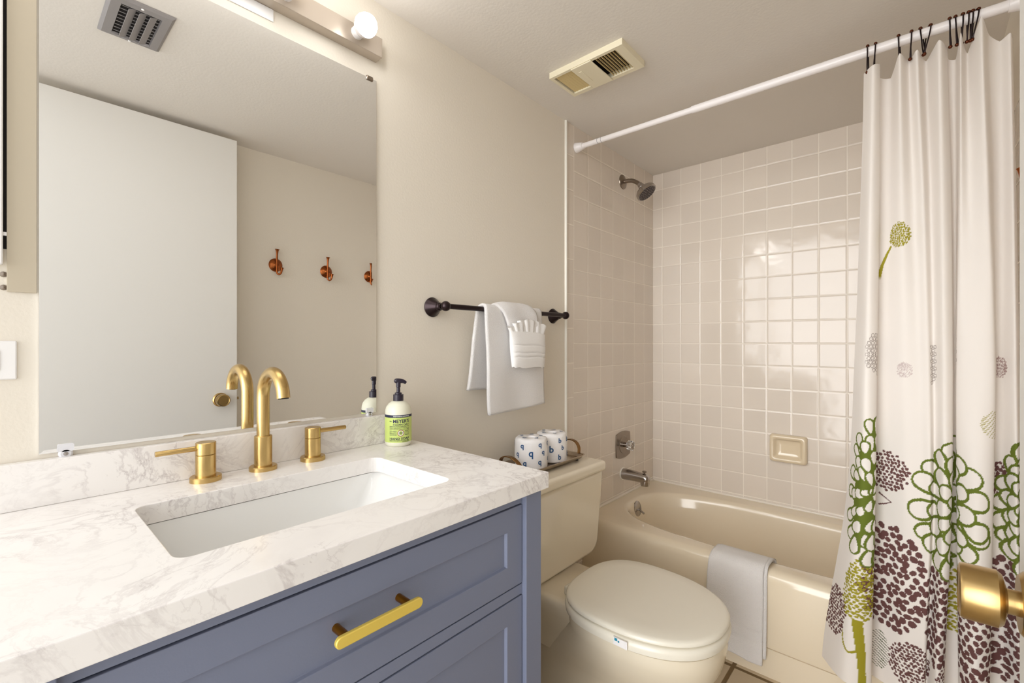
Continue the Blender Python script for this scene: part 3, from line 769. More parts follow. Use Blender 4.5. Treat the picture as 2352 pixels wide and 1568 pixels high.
ov = MB(); od = Vector((1, 0, 0.14)).normalized(); oc = Vector((0.0835, 2.163, 0.325))
ov.lathe([(0.0, 0.0), (0.040, 0.0), (0.039, 0.004), (0.034, 0.007), (0.0, 0.008)], oc, od, 36, False, False)
op = tag(ov.build('overflow_plate', M['chrome'], tubt), 'round chrome overflow plate')
MB().tube([oc + od * 0.006, oc + Vector((0.022, -0.003, -0.002)), oc + Vector((0.042, -0.006, -0.012))], [0.004, 0.0045, 0.0055], 12).build('trip_lever', M['chrome'], op)
for s in (-1, 1):
    MB().lathe([(0.0, 0.0), (0.005, 0.0), (0.004, 0.002), (0.0, 0.003)], oc + od * 0.007 + Vector((0, s * 0.021, 0)), od, 12, False, False).build('plate_screw', M['nickel'], op)

# towel over the tub rim
bt = thing('bath_towel', (0.66, 1.79, 0.05), 'white bath towel draped over the front rim of the beige tub', 'towel')
def tubtowel(layer):
    rimp = [(1.912, 0.300), (1.898, 0.345), (1.884, 0.376), (1.858, 0.386), (1.825, 0.3865), (1.800, 0.384), (1.782, 0.372), (1.774, 0.352), (1.771, 0.30), (1.768, 0.22), (1.767, 0.14), (1.768, 0.058)]
    P_ = np.array(rimp)
    def fn(u, v):
        p = catmull(P_, np.array([v * (len(P_) - 1)]))[0]
        x0_, x1_ = 0.571 - 0.006 * v + 0.006 * layer, 0.762 - 0.014 * v + 0.010 * layer
        x = x0_ + (x1_ - x0_) * u + 0.004 * math.sin(5 * v + u * 3)
        f_ = max(0, (v - 0.6) / 0.4)
        y = p[0] - (0.006 + 0.004 * math.sin(u * 7 + 1)) * f_ + (0.009 * layer if v > 0.55 else 0.006 * layer)
        z = p[1] - 0.010 * f_ * (1 - abs(2 * u - 1.5)) + 0.022 * layer * f_
        g = sum(0.0035 * math.exp(-((p[1] - q - 0.01 * u) / 0.004) ** 2) for q in (0.118, 0.155)) if f_ > 0 and layer == 0 else 0
        return (x, y + g, z)
    return fn
MB().grid(34, 120, tubtowel(0)).build('towel_outer_layer', M['terry'], bt, solid=0.008, fix=False, ang=60)
MB().grid(26, 60, tubtowel(1)).build('towel_inner_layer', M['terry'], bt, solid=0.006, fix=False, ang=60)

# ------------------------------------------------------------------ shower fittings
SY = 2.168
sh = thing('wall_shower', (0.0, SY, 2.01), 'chrome shower head on a bent arm high on the tiled wall', 'shower head')
MB().lathe([(0.0, 0.0), (0.0375, 0.0), (0.0365, 0.004), (0.024, 0.009), (0.013, 0.012), (0.0, 0.013)], (0.0, SY, 2.012), (1, 0, 0), 32, False, False).build('escutcheon', M['nickel'], sh)
ap = path([(0.004, SY, 2.012), (0.03, SY, 2.011), (0.055, SY, 2.006), (0.078, SY, 1.993), (0.098, SY, 1.976)], 24)
MB().tube(ap, 0.0105, 18).build('shower_arm', M['nickel'], sh, ang=60)
hdv = Vector((0.60, 0.02, -0.80)).normalized(); hc = Vector((0.094, SY, 1.980))
hp_ = MB().lathe([(0.0, 0.0), (0.0125, 0.0), (0.0135, 0.004), (0.0125, 0.009), (0.0150, 0.012), (0.0165, 0.019), (0.0150, 0.025), (0.0200, 0.030), (0.0300, 0.036), (0.0450, 0.043), (0.0510, 0.050), (0.0525, 0.056), (0.0525, 0.066), (0.0490, 0.069), (0.0, 0.069)], hc, hdv, 40, False, False).build('spray_head', M['chrome'], sh, ang=35)
nb = MB(); dd, uu, ww_ = basis(hdv)
nb.lathe([(0.0, 0.0688), (0.0465, 0.0688), (0.046, 0.0698), (0.0, 0.0698)], hc, hdv, 36, False, False)
nf = nb.build('nozzle_face', M['bronze'], hp_)
dots = MB()
for rr_, cnt in ((0.012, 6), (0.023, 12), (0.034, 18), (0.042, 22)):
    for i in range(cnt):
        t = 2 * math.pi * i / cnt
        dots.lathe([(0.0, 0.0), (0.0017, 0.0), (0.0013, 0.0012), (0.0, 0.0014)], hc + hdv * 0.0698 + uu * rr_ * math.cos(t) + ww_ * rr_ * math.sin(t), hdv, 8, False, False)
dots.build('nozzle_dots', M['chrome'], nf)

sv = thing('shower_valve', (0.0, SY, 0.64), 'shower mixing valve with dull metal plate and clear knob on the tiled wall', 'shower valve')
VZ = 0.642
pl = []
hw, hh2 = 0.073, 0.058
for i in range(13): pl.append((SY + hw * (1 - i / 6.0), VZ + hh2 + 0.012 * (1 - (1 - i / 6.0) ** 2)))
for i in range(1, 12): pl.append((SY - hw - 0.003 * (1 - (1 - i / 6.0) ** 2), VZ + hh2 * (1 - i / 6.0)))
for i in range(13): pl.append((SY - hw * (1 - i / 6.0), VZ - hh2 - 0.012 * (1 - (1 - i / 6.0) ** 2)))
for i in range(1, 12): pl.append((SY + hw + 0.003 * (1 - (1 - i / 6.0) ** 2), VZ - hh2 * (1 - i / 6.0)))
vp = MB().prism(pl, lambda a, b_: (0.0, a, b_), lambda a, b_: (0.006, a, b_)).build('valve_plate', M['nickel'], sv, bevel=0.002)
MB().lathe([(0.0, 0.006), (0.046, 0.006), (0.044, 0.008), (0.041, 0.0075), (0.0, 0.0075)], (0.0, SY, VZ), (1, 0, 0), 40, False, False).build('valve_dial', M['nickel'], vp)
MB().lathe([(0.0, 0.007), (0.013, 0.007), (0.0115, 0.035), (0.0, 0.035)], (0.0, SY, VZ), (1, 0, 0), 24, False, False).build('valve_stem', M['chrome'], sv)
kb = MB(); rings = []
for r_, h_ in ((0.006, 0.030), (0.020, 0.030), (0.0245, 0.034), (0.0215, 0.040), (0.0215, 0.044), (0.0245, 0.050), (0.0225, 0.057), (0.016, 0.060), (0.004, 0.060)):
    rings.append([(h_, SY + r_ * (1 + 0.06 * math.cos(8 * R(a))) * math.cos(R(a)), VZ + r_ * (1 + 0.06 * math.cos(8 * R(a))) * math.sin(R(a))) for a in range(0, 360, 6)])
tag(kb.loft(rings).build('valve_knob', M['clear'], sv, ang=50), 'clear acrylic knob')
MB().lathe([(0.0, 0.058), (0.007, 0.058), (0.006, 0.0615), (0.0, 0.062)], (0.0, SY, VZ), (1, 0, 0), 16, False, False).build('knob_screw', M['nickel'], sv)

sp_ = thing('tub_spout', (0.0, SY, 0.49), 'chrome tub filler spout below the shower valve', 'tub spout')
MB().lathe([(0.0, 0.0), (0.031, 0.0), (0.031, 0.005), (0.0, 0.005)], (0.0, SY, 0.490), (1, 0, 0), 28, False, False).build('gasket', M['trim'], sp_)
rings = []
for x_, rz, ry, zc3 in ((0.004, 0.028, 0.028, 0.490), (0.02, 0.0285, 0.028, 0.490), (0.06, 0.0265, 0.0265, 0.490), (0.10, 0.0245, 0.0245, 0.4885), (0.125, 0.0235, 0.0235, 0.487), (0.138, 0.0215, 0.021, 0.486), (0.145, 0.015, 0.015, 0.485), (0.147, 0.004, 0.004, 0.485)):
    rings.append([(x_, SY + ry * math.cos(R(a)), zc3 + rz * math.sin(R(a))) for a in range(0, 360, 12)])
sbod = MB().loft(rings)
sbod.lathe([(0.0, 0.0), (0.021, 0.0), (0.0225, 0.010), (0.0215, 0.035), (0.0, 0.035)], (0.124, SY, 0.452), (0, 0, 1), 28, False, False)
sbod.build('spout_body', M['chrome'], sp_, ang=45)
MB().lathe([(0.0, 0.0), (0.0045, 0.0), (0.0045, 0.008), (0.010, 0.010), (0.0115, 0.013), (0.009, 0.0165), (0.0, 0.0175)], (0.122, SY, 0.508), (0, 0, 1), 20, False, False).build('diverter_knob', M['nickel'], sp_)

# soap dish on the back wall
sd = MB()
dx0, dx1, dz0, dz1 = 0.609, 0.766, 0.596, 0.728
def dr_(ins, y, r_): return [(a, y, b_) for a, b_ in rrect(dx0 + ins, dz0 + ins, dx1 - ins, dz1 - ins, r_, 5)]
sd.loft([dr_(0.0, YB - 0.0005, 0.012), dr_(0.0, YB - 0.018, 0.014), dr_(0.003, YB - 0.026, 0.016), dr_(0.009, YB - 0.030, 0.014), dr_(0.016, YB - 0.029, 0.012), dr_(0.022, YB - 0.024, 0.010), dr_(0.026, YB - 0.012, 0.010), dr_(0.032, YB - 0.007, 0.010), dr_(0.05, YB - 0.006, 0.004)])
tag(sd.build('soap_dish', M['dish'], org=(0.69, YB, dz0), ang=50), 'rectangular beige ceramic soap dish set in the tiled back wall', 'soap dish')

# ------------------------------------------------------------------ curtain rod
RY = 1.735; RZ = 2.049
rd = thing('shower_rod', (0.0, RY, RZ), 'white tension rod across the front of the tub alcove', 'shower rod')
def rz_at(x): return RZ + 0.0025 - 0.0075 * x
MB().tube([(0.03, RY, rz_at(0.03)), (0.522, RY, rz_at(0.522))], 0.0113, 20).build('inner_tube', M['rod'], rd)
MB().lathe([(0.0, 0.0), (0.0138, 0.0), (0.0138, 0.832), (0.0, 0.832)], (0.520, RY, rz_at(0.52)), (1, 0, -0.0075), 24, False, False).build('outer_tube', M['rod'], rd)
MB().lathe([(0.0, 0.0), (0.0225, 0.0), (0.0215, 0.006), (0.0165, 0.028), (0.0150, 0.030), (0.0150, 0.036), (0.0, 0.036)], (0.001, RY, rz_at(0)), (1, 0, 0), 28, False, False).build('end_cap', M['rod'], rd)
MB().lathe([(0.0, 0.0), (0.0225, 0.0), (0.0215, 0.006), (0.0165, 0.028), (0.0, 0.030)], (XR - 0.001, RY, rz_at(XR)), (-1, 0, 0), 28, False, False).build('end_cap', M['rod'], rd)
lb = MB()
for q in (0.113, 0.131):
    lb.lathe([(0.0114, 0.0), (0.01165, 0.0), (0.01165, 0.0012), (0.0114, 0.0012)], (q, RY, rz_at(q)), (1, 0, 0), 24, False, False)
lb.build('rod_label_edge', M['ink'], rd)

# ------------------------------------------------------------------ curtain
# plan of the folds: photo columns turned into x at the rod plane, one row per height
ca, sa = math.cos(R(41.75)), math.sin(R(41.75))
def xs(px, y):
    u = (px - 1176.0) / 1050.0
    return 1.16 + y * (u * ca - sa) / (u * sa + ca)
prof = {
 1.985: [(1984, 1.742), (2004, 1.705), (2021, 1.725), (2022, 1.758), (2046, 1.762), (2066, 1.705), (2088, 1.742), (2107, 1.708), (2127, 1.758), (2156, 1.705), (2174, 1.732), (2179, 1.760), (2195, 1.760), (2207, 1.708), (2222, 1.748), (2254, 1.700), (2272, 1.742), (2296, 1.755), (2320, 1.740), (2326, 1.758)],
 1.60: [(1976, 1.745), (1998, 1.700), (2020, 1.722), (2018, 1.752), (2042, 1.750), (2070, 1.716), (2098, 1.732), (2120, 1.712), (2138, 1.738), (2162, 1.700), (2183, 1.722), (2187, 1.756), (2197, 1.756), (2205, 1.705), (2228, 1.712), (2268, 1.690), (2284, 1.738), (2303, 1.748), (2326, 1.728), (2334, 1.748)],
 1.10: [(1962, 1.748), (1988, 1.692), (2014, 1.712), (2010, 1.750), (2036, 1.744), (2076, 1.716), (2110, 1.716), (2132, 1.708), (2146, 1.722), (2168, 1.692), (2188, 1.712), (2189, 1.756), (2198, 1.756), (2198, 1.706), (2236, 1.684), (2284, 1.688), (2288, 1.738), (2304, 1.746), (2332, 1.722), (2342, 1.744)],
 0.70: [(1944, 1.750), (1974, 1.676), (2010, 1.692), (2004, 1.750), (2034, 1.742), (2080, 1.712), (2116, 1.706), (2136, 1.700), (2146, 1.718), (2166, 1.682), (2185, 1.700), (2182, 1.757), (2200, 1.757), (2199, 1.700), (2240, 1.664), (2279, 1.684), (2277, 1.736), (2302, 1.746), (2336, 1.714), (2352, 1.744)],
 0.17: [(1888, 1.752), (1938, 1.664), (1999, 1.684), (1994, 1.748), (2026, 1.738), (2070, 1.708), (2106, 1.702), (2122, 1.704), (2128, 1.722), (2148, 1.680), (2166, 1.700), (2164, 1.757), (2204, 1.757), (2203, 1.698), (2238, 1.656), (2271, 1.680), (2270, 1.734), (2302, 1.744), (2342, 1.708), (2362, 1.742)],
}
hts = sorted(prof, reverse=True)
CP = np.array([[(xs(px, y), y) for px, y in prof[z]] for z in hts])          # (levels, 20, 2)
CP[:, :, 0] = np.minimum(CP[:, :, 0], XR - 0.006)
NI = CP.shape[1]
def cp_at(z):
    """control points at height z (monotone blend between levels)"""
    q = np.interp(-z, [-h_ for h_ in hts], np.arange(len(hts)))
    return catmull(CP.reshape(len(hts), -1), np.array([q]))[0].reshape(NI, 2)
tt = np.linspace(0, NI - 1, 4000)
ref = catmull(cp_at(0.75), tt)
seg = np.concatenate([[0], np.cumsum(np.hypot(*np.diff(ref, axis=0).T))])
SMAX = seg[-1]
def s_of(i): return float(np.interp(i, tt, seg))
nc = int(SMAX / 0.0019)
s_col = np.linspace(0, SMAX, nc)
t_col = np.interp(s_col, seg, tt)
zz = np.concatenate([np.linspace(0.17, 1.0, 420), np.linspace(1.0, 1.22, 90)[1:], np.linspace(1.22, 1.37, 14)[1:], np.linspace(1.37, 1.53, 80)[1:], np.linspace(1.53, 1.985, 40)[1:]])
nr = len(zz)
top_w = np.array([0.0, 0.0, 0.006, -0.020, -0.028, 0.010, -0.004, 0.006, -0.012, 0.012, -0.002, -0.025, -0.030, 0.014, -0.030, 0.036, 0.0, -0.020, -0.012, -0.02])
tw = np.interp(t_col, np.arange(NI), top_w)
V = np.zeros((nr, nc, 3))
for j, z in enumerate(zz):
    xy = catmull(cp_at(z), t_col)
    V[j, :, 0] = xy[:, 0]; V[j, :, 1] = xy[:, 1]
    w_ = np.clip((z - 1.75) / 0.235, 0, 1) ** 2
    V[j, :, 2] = z + tw * w_
V[:, :, 0] = np.minimum(V[:, :, 0], XR - 0.004)
# small hem wobble and slack
V[:, :, 1] += 0.0016 * np.sin(V[:, :, 2] * 21 + s_col[None, :] * 30) * np.clip((2.0 - V[:, :, 2]) / 1.2, 0, 1)
S2 = np.broadcast_to(s_col[None, :], (nr, nc)); Z2 = np.broadcast_to(zz[:, None], (nr, nc))
base = np.array(rgb(240, 235, 230)[:3]); GREEN = np.array(rgb(104, 118, 44)[:3]); GREEND = np.array(rgb(60, 74, 24)[:3])
BROWN = np.array(rgb(106, 72, 70)[:3]); OLIVE = np.array(rgb(160, 152, 44)[:3]); GREY = np.array(rgb(168, 158, 152)[:3]); PINK = np.array(rgb(206, 192, 190)[:3])
COLR = np.tile(base, (nr, nc, 1))
rng = np.random.default_rng(7)
def window(s0, s1, z0_, z1_):
    i0, i1 = np.searchsorted(s_col, [s0, s1]); j0, j1 = np.searchsorted(zz, [z0_, z1_])
    return slice(j0, j1), slice(i0, i1)
def paint(sl, m, col): COLR[sl][m] = col
def dot_ball(i, z, rs, rz, pitch, rad, col, jit=0.22, holes=0.0):
    s0 = s_of(i); pts_ = []
    ny = int(2 * rz / (pitch * 0.87)) + 1; nx = int(2 * rs / pitch) + 2
    for a in range(ny + 1):
        for c_ in range(nx + 1):
            x_ = -rs + c_ * pitch + (a % 2) * pitch * 0.5 + rng.normal() * pitch * jit * 0.5
            y_ = -rz + a * pitch * 0.87 + rng.normal() * pitch * jit * 0.5
            if (x_ / rs) ** 2 + (y_ / rz) ** 2 < 1: pts_.append((s0 + x_, z + y_, rad * rng.uniform(0.78, 1.12), rng.uniform(0.85, 1.2), rng.uniform(0, 3.1)))
    for sx, zy, r_, el, an in pts_:
        sl = window(sx - 1.4 * r_, sx + 1.4 * r_, zy - 1.4 * r_, zy + 1.4 * r_)
        dx, dy = S2[sl] - sx, Z2[sl] - zy
        u, w = dx * math.cos(an) + dy * math.sin(an), -dx * math.sin(an) + dy * math.cos(an)
        paint(sl, (u * el) ** 2 + (w / el) ** 2 < r_ * r_, col)
def stroke(pts_, w0, w1, col):
    pts_ = np.array(path([(a, b_, 0) for a, b_ in pts_], 60))[:, :2]
    for k, (a, b_) in enumerate(pts_):
        w = w0 + (w1 - w0) * k / 59
        sl = window(a - w, a + w, b_ - w, b_ + w)
        paint(sl, (S2[sl] - a) ** 2 + (Z2[sl] - b_) ** 2 < w * w, col)
CLIP = [-1.0, 99.0]
def petal(s0, z0_, an, ln, wd, st):
    """rounded loop: green outline, cloth colour inside"""
    cs, cz = s0 + math.cos(an) * ln, z0_ + math.sin(an) * ln
    q = max(ln, wd) * 1.3
    sl = window(max(CLIP[0], cs - q), min(CLIP[1], cs + q), cz - q, cz + q)
    dx, dy = S2[sl] - cs, Z2[sl] - cz
    u, w = dx * math.cos(an) + dy * math.sin(an), -dx * math.sin(an) + dy * math.cos(an)
    w_eff = wd * (0.84 + 0.34 * np.clip(u / ln, -1, 1))
    m = (u / ln) ** 2 + (w / w_eff) ** 2
    paint(sl, m < 1, GREEN)
    w_in = np.maximum(w_eff - st, 0.0015)
    mi = (np.abs((u - 0.10 * ln) / (ln * 0.98 - st))) ** 2 + (np.abs(w / w_in)) ** 2
    paint(sl, mi < 1, base)
def flower(i, z, rs, rz, st=0.0085, seed=1, dense=1.0, core=0.5, clip=None):
    s0 = s_of(i); r_ = np.random.default_rng(seed)
    CLIP[:] = clip if clip else [-1.0, 99.0]
    sl = window(max(CLIP[0], s0 - rs), min(CLIP[1], s0 + rs), z - rz, z + rz)
    paint(sl, ((S2[sl] - s0) / (rs * core)) ** 2 + ((Z2[sl] - z) / (rz * (core + 0.12))) ** 2 < 1, GREEN)
    for ring, (k, n_) in enumerate(((1.0, 19), (0.76, 16), (0.52, 12), (0.28, 7), (0.08, 3))):
        off = r_.uniform(0, 6)
        for q in range(n_):
            t = off + 2 * math.pi * q / n_ + r_.normal() * 0.09
            ps, pz = math.cos(t) * rs * k, math.sin(t) * rz * k
            an = math.atan2(pz, ps) + r_.normal() * 0.12
            kk = (1.0, 0.92, 0.85, 0.75, 0.7)[ring] * dense
            ln = (0.027 + 0.010 * r_.random()) * kk; wd = (0.021 + 0.007 * r_.random()) * kk
            petal(s0 + ps - math.cos(an) * ln * 1.3, z + pz - math.sin(an) * ln * 1.3, an, ln, wd, st * (1.0 if ring < 2 else 0.9))
def hatch(i, z, rs, rz, col, n_=16):
    s0 = s_of(i); sl = window(s0 - rs, s0 + rs, z - rz, z + rz)
    dx, dy = (S2[sl] - s0) / rs, (Z2[sl] - z) / rz
    ph = np.abs(((dy + 0.25 * dx) * n_ / 2) % 1.0 - 0.5)
    paint(sl, (dx ** 2 + dy ** 2 < 1) & (ph < 0.14 + 0.05 * np.sin(dx * 5)), col)
def rings_motif(i, z, rs, rz, pitch, col):
    s0 = s_of(i)
    for a in range(int(2 * rz / pitch) + 1):
        for c_ in range(int(2 * rs / pitch) + 1):
            x_ = -rs + c_ * pitch + (a % 2) * pitch * 0.5; y_ = -rz + a * pitch * 0.9
            if (x_ / rs) ** 2 + (y_ / rz) ** 2 > 1: continue
            r_ = pitch * 0.5; sl = window(s0 + x_ - r_, s0 + x_ + r_, z + y_ - r_, z + y_ + r_)
            d_ = np.hypot(S2[sl] - s0 - x_, Z2[sl] - z - y_)
            paint(sl, np.abs(d_ - r_ * 0.8) < 0.0011, col)
# brown balls under, green flowers over
dot_ball(0.38, 0.350, 0.044, 0.074, 0.0098, 0.0042, BROWN)
dot_ball(4.0, 0.795, 0.062, 0.058, 0.0108, 0.0046, BROWN)
dot_ball(5.6, 0.262, 0.062, 0.062, 0.0100, 0.0041, BROWN)
dot_ball(3.9, 0.488, 0.118, 0.160, 0.0205, 0.0088, BROWN)
dot_ball(8.9, 0.440, 0.064, 0.150, 0.0195, 0.0083, BROWN)
dot_ball(14.2, 0.430, 0.085, 0.165, 0.0200, 0.0086, BROWN)
dot_ball(17.3, 0.455, 0.070, 0.160, 0.0200, 0.0086, BROWN)
dot_ball(16.2, 0.806, 0.055, 0.056, 0.0100, 0.0047, BROWN)
dot_ball(9.9, 0.245, 0.030, 0.06, 0.0100, 0.0041, BROWN)
dot_ball(1.38, 0.446, 0.043, 0.092, 0.0098, 0.0041, OLIVE)
dot_ball(11.4, 0.455, 0.045, 0.090, 0.0100, 0.0042, OLIVE)
dot_ball(4.75, 1.482, 0.0375, 0.037, 0.0056, 0.0026, OLIVE)
dot_ball(5.0, 1.094, 0.021, 0.022, 0.0030, 0.0013, PINK)
dot_ball(16.5, 1.107, 0.024, 0.028, 0.0040, 0.0018, np.array(rgb(170, 146, 142)[:3]))
rings_motif(2.1, 1.145, 0.050, 0.064, 0.0125, GREY)
rings_motif(7.75, 1.115, 0.010, 0.064, 0.0110, GREY)
rings_motif(12.6, 1.135, 0.016, 0.064, 0.0120, GREY)
hatch(15.1, 0.962, 0.034, 0.036, OLIVE, 15)
hatch(3.75, 0.262, 0.030, 0.056, GREEND, 13)
hatch(17.4, 0.225, 0.030, 0.05, GREEND, 12)
flower(1.9, 0.738, 0.088, 0.200, 0.0068, 3, 0.90, 0.75, [-1.0, s_of(3.1)])
flower(10.7, 0.722, 0.150, 0.165, 0.0088, 5, 1.32, 0.55)
flower(19.0, 0.745, 0.070, 0.150, 0.0088, 8, 1.2, 0.5)
S_ = s_of
stroke([(S_(4.2), 1.452), (S_(3.9), 1.432), (S_(3.55), 1.402), (S_(3.3), 1.37)], 0.0034, 0.0058, OLIVE)
stroke([(S_(1.35), 0.355), (S_(1.50), 0.29), (S_(1.58), 0.24), (S_(1.62), 0.18)], 0.0090, 0.0060, OLIVE)
stroke([(S_(1.35), 0.27), (S_(1.05), 0.262), (S_(0.85), 0.285), (S_(0.80), 0.315)], 0.003, 0.0015, OLIVE)
stroke([(S_(4.3), 0.705), (S_(3.9), 0.695), (S_(3.6), 0.69)], 0.0012, 0.0022, BROWN)
stroke([(S_(4.3), 0.705), (S_(3.9), 0.716), (S_(3.6), 0.724)], 0.0012, 0.0028, BROWN)
me = bpy.data.meshes.new('curtain_cloth')
idx = np.arange(nr * nc).reshape(nr, nc)
quads = np.stack([idx[:-1, :-1], idx[:-1, 1:], idx[1:, 1:], idx[1:, :-1]], -1).reshape(-1, 4)
corg = np.array([1.18, 1.72, 0.17])
me.vertices.add(nr * nc); me.vertices.foreach_set('co', (V.reshape(-1, 3) - corg).ravel())
me.loops.add(quads.size); me.loops.foreach_set('vertex_index', quads.ravel())
me.polygons.add(len(quads)); me.polygons.foreach_set('loop_start', np.arange(0, quads.size, 4)); me.polygons.foreach_set('loop_total', np.full(len(quads), 4))
me.polygons.foreach_set('use_smooth', np.ones(len(quads), bool))
me.update(); me.validate()
at = me.color_attributes.new('print', 'FLOAT_COLOR', 'POINT')
at.data.foreach_set('color', np.concatenate([COLR.reshape(-1, 3), np.ones((nr * nc, 1))], 1).ravel().astype(np.float32))
kc = NT('printed_curtain_cloth')
an_ = kc.n('ShaderNodeAttribute', attribute_name='print')
kc.link(an_.outputs['Color'], kc.b.inputs['Base Color'])
kc.b.inputs['Roughness'].default_value = 0.8
kc.b.inputs['Specular IOR Level'].default_value = 0.2
trn = kc.n('ShaderNodeBsdfTranslucent'); mx = kc.n('ShaderNodeMixShader'); mx.inputs[0].default_value = 0.18
kc.link(an_.outputs['Color'], trn.inputs['Color'])
kc.link(kc.b.outputs[0], mx.inputs[1]); kc.link(trn.outputs[0], mx.inputs[2])
kc.link(mx.outputs[0], kc.t.nodes['Material Output'].inputs['Surface'])
me.materials.append(kc.m)
cur = bpy.data.objects.new('shower_curtain', me); cur.location = corg; COL.objects.link(cur)
tag(cur, 'white shower curtain printed with green, brown and olive flowers, bunched at the right', 'shower curtain')

# twelve hooks on the rod
RX = [1.0432, 1.0605, 1.1148, 1.1413, 1.1635, 1.178, 1.2211, 1.2331, 1.2458, 1.2566, 1.264, 1.2722]
def hook():
    t = thing('curtain_hook', (0, RY, RZ), 'x', 'curtain hook', 'dark curtain hooks on the white rod')
    r_ = 0.0165
    p_ = [(0.001, RY + 0.006, RZ - 0.060), (0.001, RY + 0.012, RZ - 0.045), (0.0, RY + r_, RZ - 0.015)] + [(0, RY + r_ * math.cos(R(a)), RZ + r_ * math.sin(R(a))) for a in range(0, 181, 20)] + [(0.0, RY - r_, RZ - 0.015), (-0.001, RY - 0.013, RZ - 0.044), (-0.001, RY - 0.008, RZ - 0.062)]
    MB().tube(path(p_, 44), 0.0017, 8).build('wire', M['bronze'], t)
    for k in range(5):
        a = 52 + k * 19
        MB().ball((0, RY + r_ * math.cos(R(a)), RZ + r_ * math.sin(R(a))), 0.0044, 12, 8).build('roller_bead', M['hookbead'], t)
    MB().ball((-0.001, RY - 0.008, RZ - 0.064), 0.0048, 12, 8).build('end_bead', M['hookbead'], t)
    return t
h0 = hook()
ordn = ['first', 'second', 'third', 'fourth', 'fifth', 'sixth', 'seventh', 'eighth', 'ninth', 'tenth', 'eleventh', 'last']
tl = [0.0, 0.05, -0.04, 0.03, -0.10, 0.16, -0.03, -0.05, 0.02, 0.03, 0.05, 0.14]
for i, x_ in enumerate(RX):
    o = h0 if i == 0 else copy_tree(h0)
    o.location = (x_, RY, rz_at(x_)); o.rotation_euler = (0, tl[i], tl[i] * 1.5)
    o['label'] = ('dark bronze curtain hook at the free end of the curtain, ' if i == 0 else 'dark bronze curtain hook on the white rod, ') + (ordn[i] + ' from the left' if i < 11 else 'nearest the right wall')

# ------------------------------------------------------------------ exhaust fan on the ceiling
ef = thing('exhaust_fan', (0.30, 1.40, ZC), 'aged cream exhaust fan cover with louvres on the ceiling', 'exhaust fan')
fx0, fx1, fy0, fy1, fzb = 0.161, 0.4505, 1.322, 1.482, ZC - 0.021
m_ = MB()
m_.box(fx0, fy0, fzb, fx1, fy0 + 0.012, ZC).box(fx0, fy1 - 0.018, fzb, fx1, fy1, ZC).box(fx0, fy0 + 0.012, fzb, fx0 + 0.012, fy1 - 0.018, ZC).box(fx1 - 0.030, fy0 + 0.012, fzb, fx1, fy1 - 0.018, ZC)
m_.build('fan_cover', M['fan'], ef, smooth=False)
MB().box(fx0 + 0.0125, fy0 + 0.0125, ZC - 0.003, fx1 - 0.0305, fy1 - 0.0185, ZC - 0.001).build('fan_shade_plate', M['darkhole'], ef)  # flat plate, its near-black colour stands for shade between the louvres
MB().box(0.252, fy0 + 0.0005, fzb - 0.005, 0.333, fy1 - 0.006, fzb - 0.0002).build('centre_panel', M['fan'], ef, bevel=0.002)
MB().box(0.266, fy0 + 0.03, fzb - 0.0065, 0.279, fy0 + 0.105, fzb - 0.0048).build('embossed_rib', M['fan'], ef, bevel=0.001)
def fslat(x, tilt, nm, hl=0.0065):
    c_, s_ = math.cos(tilt), math.sin(tilt)
    q = [(-hl, -0.0007), (hl, -0.0007), (hl, 0.0007), (-hl, 0.0007)]
    pr_ = [(x + a * c_ - b_ * s_, fzb + 0.0065 + a * s_ + b_ * c_) for a, b_ in q]
    MB().prism(pr_, lambda a, b_: (a, fy0 + 0.0122, b_), lambda a, b_: (a, fy1 - 0.0182, b_)).build(nm, M['fanslat'], ef, smooth=False)
for k in range(8): fslat(0.3425 + k * 0.0105, R(100), 'open_louvre', 0.0042)
for k in range(7): fslat(0.181 + k * 0.0107, R(16), 'closed_louvre', 0.0043)

# ------------------------------------------------------------------ supply register, seen in the mirror
rg = thing('ceiling_register', (0.632, 0.277, ZC), 'grey metal ceiling air register reflected in the mirror', 'air register')
x0, x1, y0, y1 = 0.516, 0.748, 0.200, 0.353
ix0, ix1, jy0, jy1 = 0.547, 0.730, 0.230, 0.325
def rc(a0, b0, a1, b1, z): return [(a0, b0, z), (a1, b0, z), (a1, b1, z), (a0, b1, z)]
MB().loft([rc(x0, y0, x1, y1, ZC - 0.0005), rc(x0, y0, x1, y1, ZC - 0.003), rc(x0 + 0.008, y0 + 0.008, x1 - 0.008, y1 - 0.008, ZC - 0.009), rc(ix0, jy0, ix1, jy1, ZC - 0.009), rc(ix0 + 0.002, jy0 + 0.002, ix1 - 0.002, jy1 - 0.002, ZC - 0.002)], False, False).build('register_frame', M['vent'], rg, smooth=False)
MB().box(ix0, jy0, ZC - 0.0018, ix1, jy1, ZC - 0.0008).build('register_shade_plate', M['darkhole'], rg)  # thin plate painted near black in place of the opening's shade
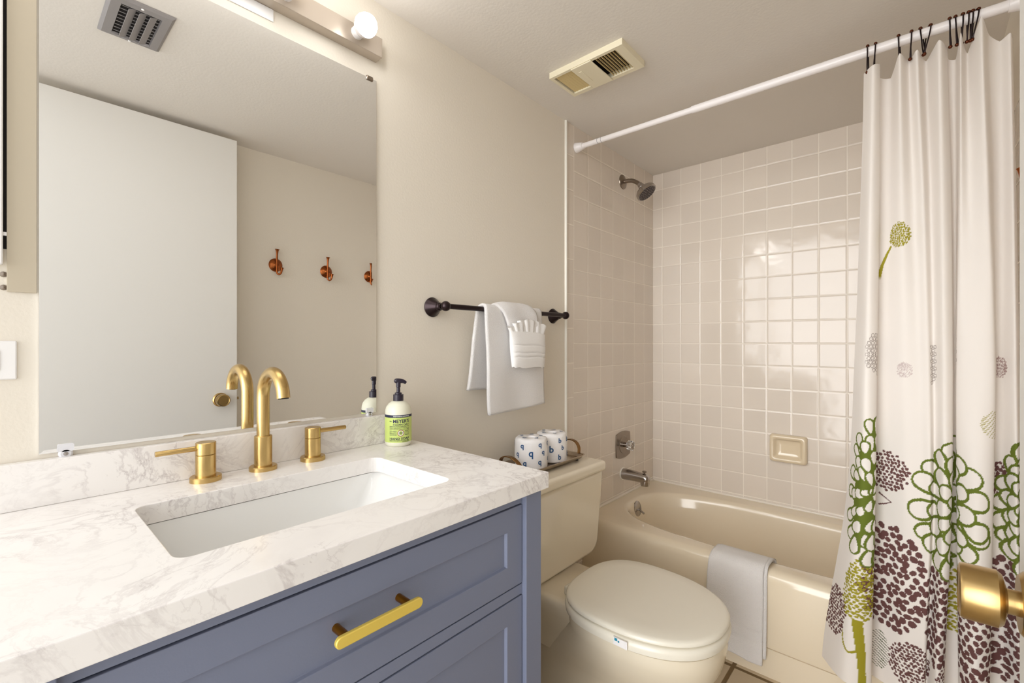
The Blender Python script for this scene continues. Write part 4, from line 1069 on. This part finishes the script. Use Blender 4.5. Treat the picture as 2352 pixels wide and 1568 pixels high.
for k in range(3):
    yy = jy0 + 0.026 + k * 0.0245
    q = [(-0.009, -0.010), (-0.0078, -0.0105), (0.009, -0.0025), (0.008, -0.0015)]
    MB().prism([(yy + a, ZC + b_ - 0.0032) for a, b_ in q], lambda a, b_: (ix0 + 0.004, a, b_), lambda a, b_: (ix1 - 0.004, a, b_)).build('louvre_blade', M['vent'], rg, smooth=False)
for k in range(9):
    xx = ix0 + 0.014 + k * 0.019
    MB().box(xx, jy0 + 0.002, ZC - 0.0035, xx + 0.003, jy1 - 0.002, ZC - 0.0020).build('damper_bar', M['vent'], rg)
for yy, xx in ((0.276, x0 + 0.016), (0.276, x1 - 0.010)):
    MB().lathe([(0.0, 0.0), (0.004, 0.0), (0.003, 0.002), (0.0, 0.0025)], (xx, yy, ZC - 0.0088), (0, 0, -1), 12, False, False).build('register_screw', M['plate'], rg)

# ------------------------------------------------------------------ robe hooks on the right wall, seen in the mirror
def robe(y, z, label):
    t = thing('robe_hook', (XR, y, z), label, 'robe hook', 'copper robe hooks on the right wall')
    MB().lathe([(0.0, 0.0), (0.0335, 0.0), (0.0345, 0.003), (0.031, 0.006), (0.029, 0.008), (0.021, 0.014), (0.012, 0.017), (0.0095, 0.021), (0.0, 0.022)], (XR, y, z), (-1, 0, 0), 36, False, False).build('rosette', M['copper'], t, ang=40)
    up = path([(XR - 0.019, y, z - 0.004), (XR - 0.020, y, z + 0.02), (XR - 0.022, y, z + 0.050), (XR - 0.025, y, z + 0.080)], 16)
    MB().tube(up, [0.0048] * 11 + [0.005, 0.0056, 0.0068, 0.0088, 0.0112], 14).build('upper_arm', M['copper'], t)
    lo = path([(XR - 0.019, y, z + 0.008), (XR - 0.019, y, z - 0.016), (XR - 0.020, y, z - 0.040), (XR - 0.025, y + 0.008, z - 0.050), (XR - 0.029, y + 0.017, z - 0.040), (XR - 0.030, y + 0.021, z - 0.014)], 26)
    MB().tube(lo, [0.0048] * 21 + [0.005, 0.0056, 0.0066, 0.0080, 0.0095], 14).build('lower_arm', M['copper'], t)
robe(0.957, 1.577, 'copper double robe hook on the right wall, nearest the door')
robe(1.229, 1.574, 'copper double robe hook on the right wall, middle one of the row')
robe(1.500, 1.575, 'copper double robe hook on the right wall, nearest the tub')
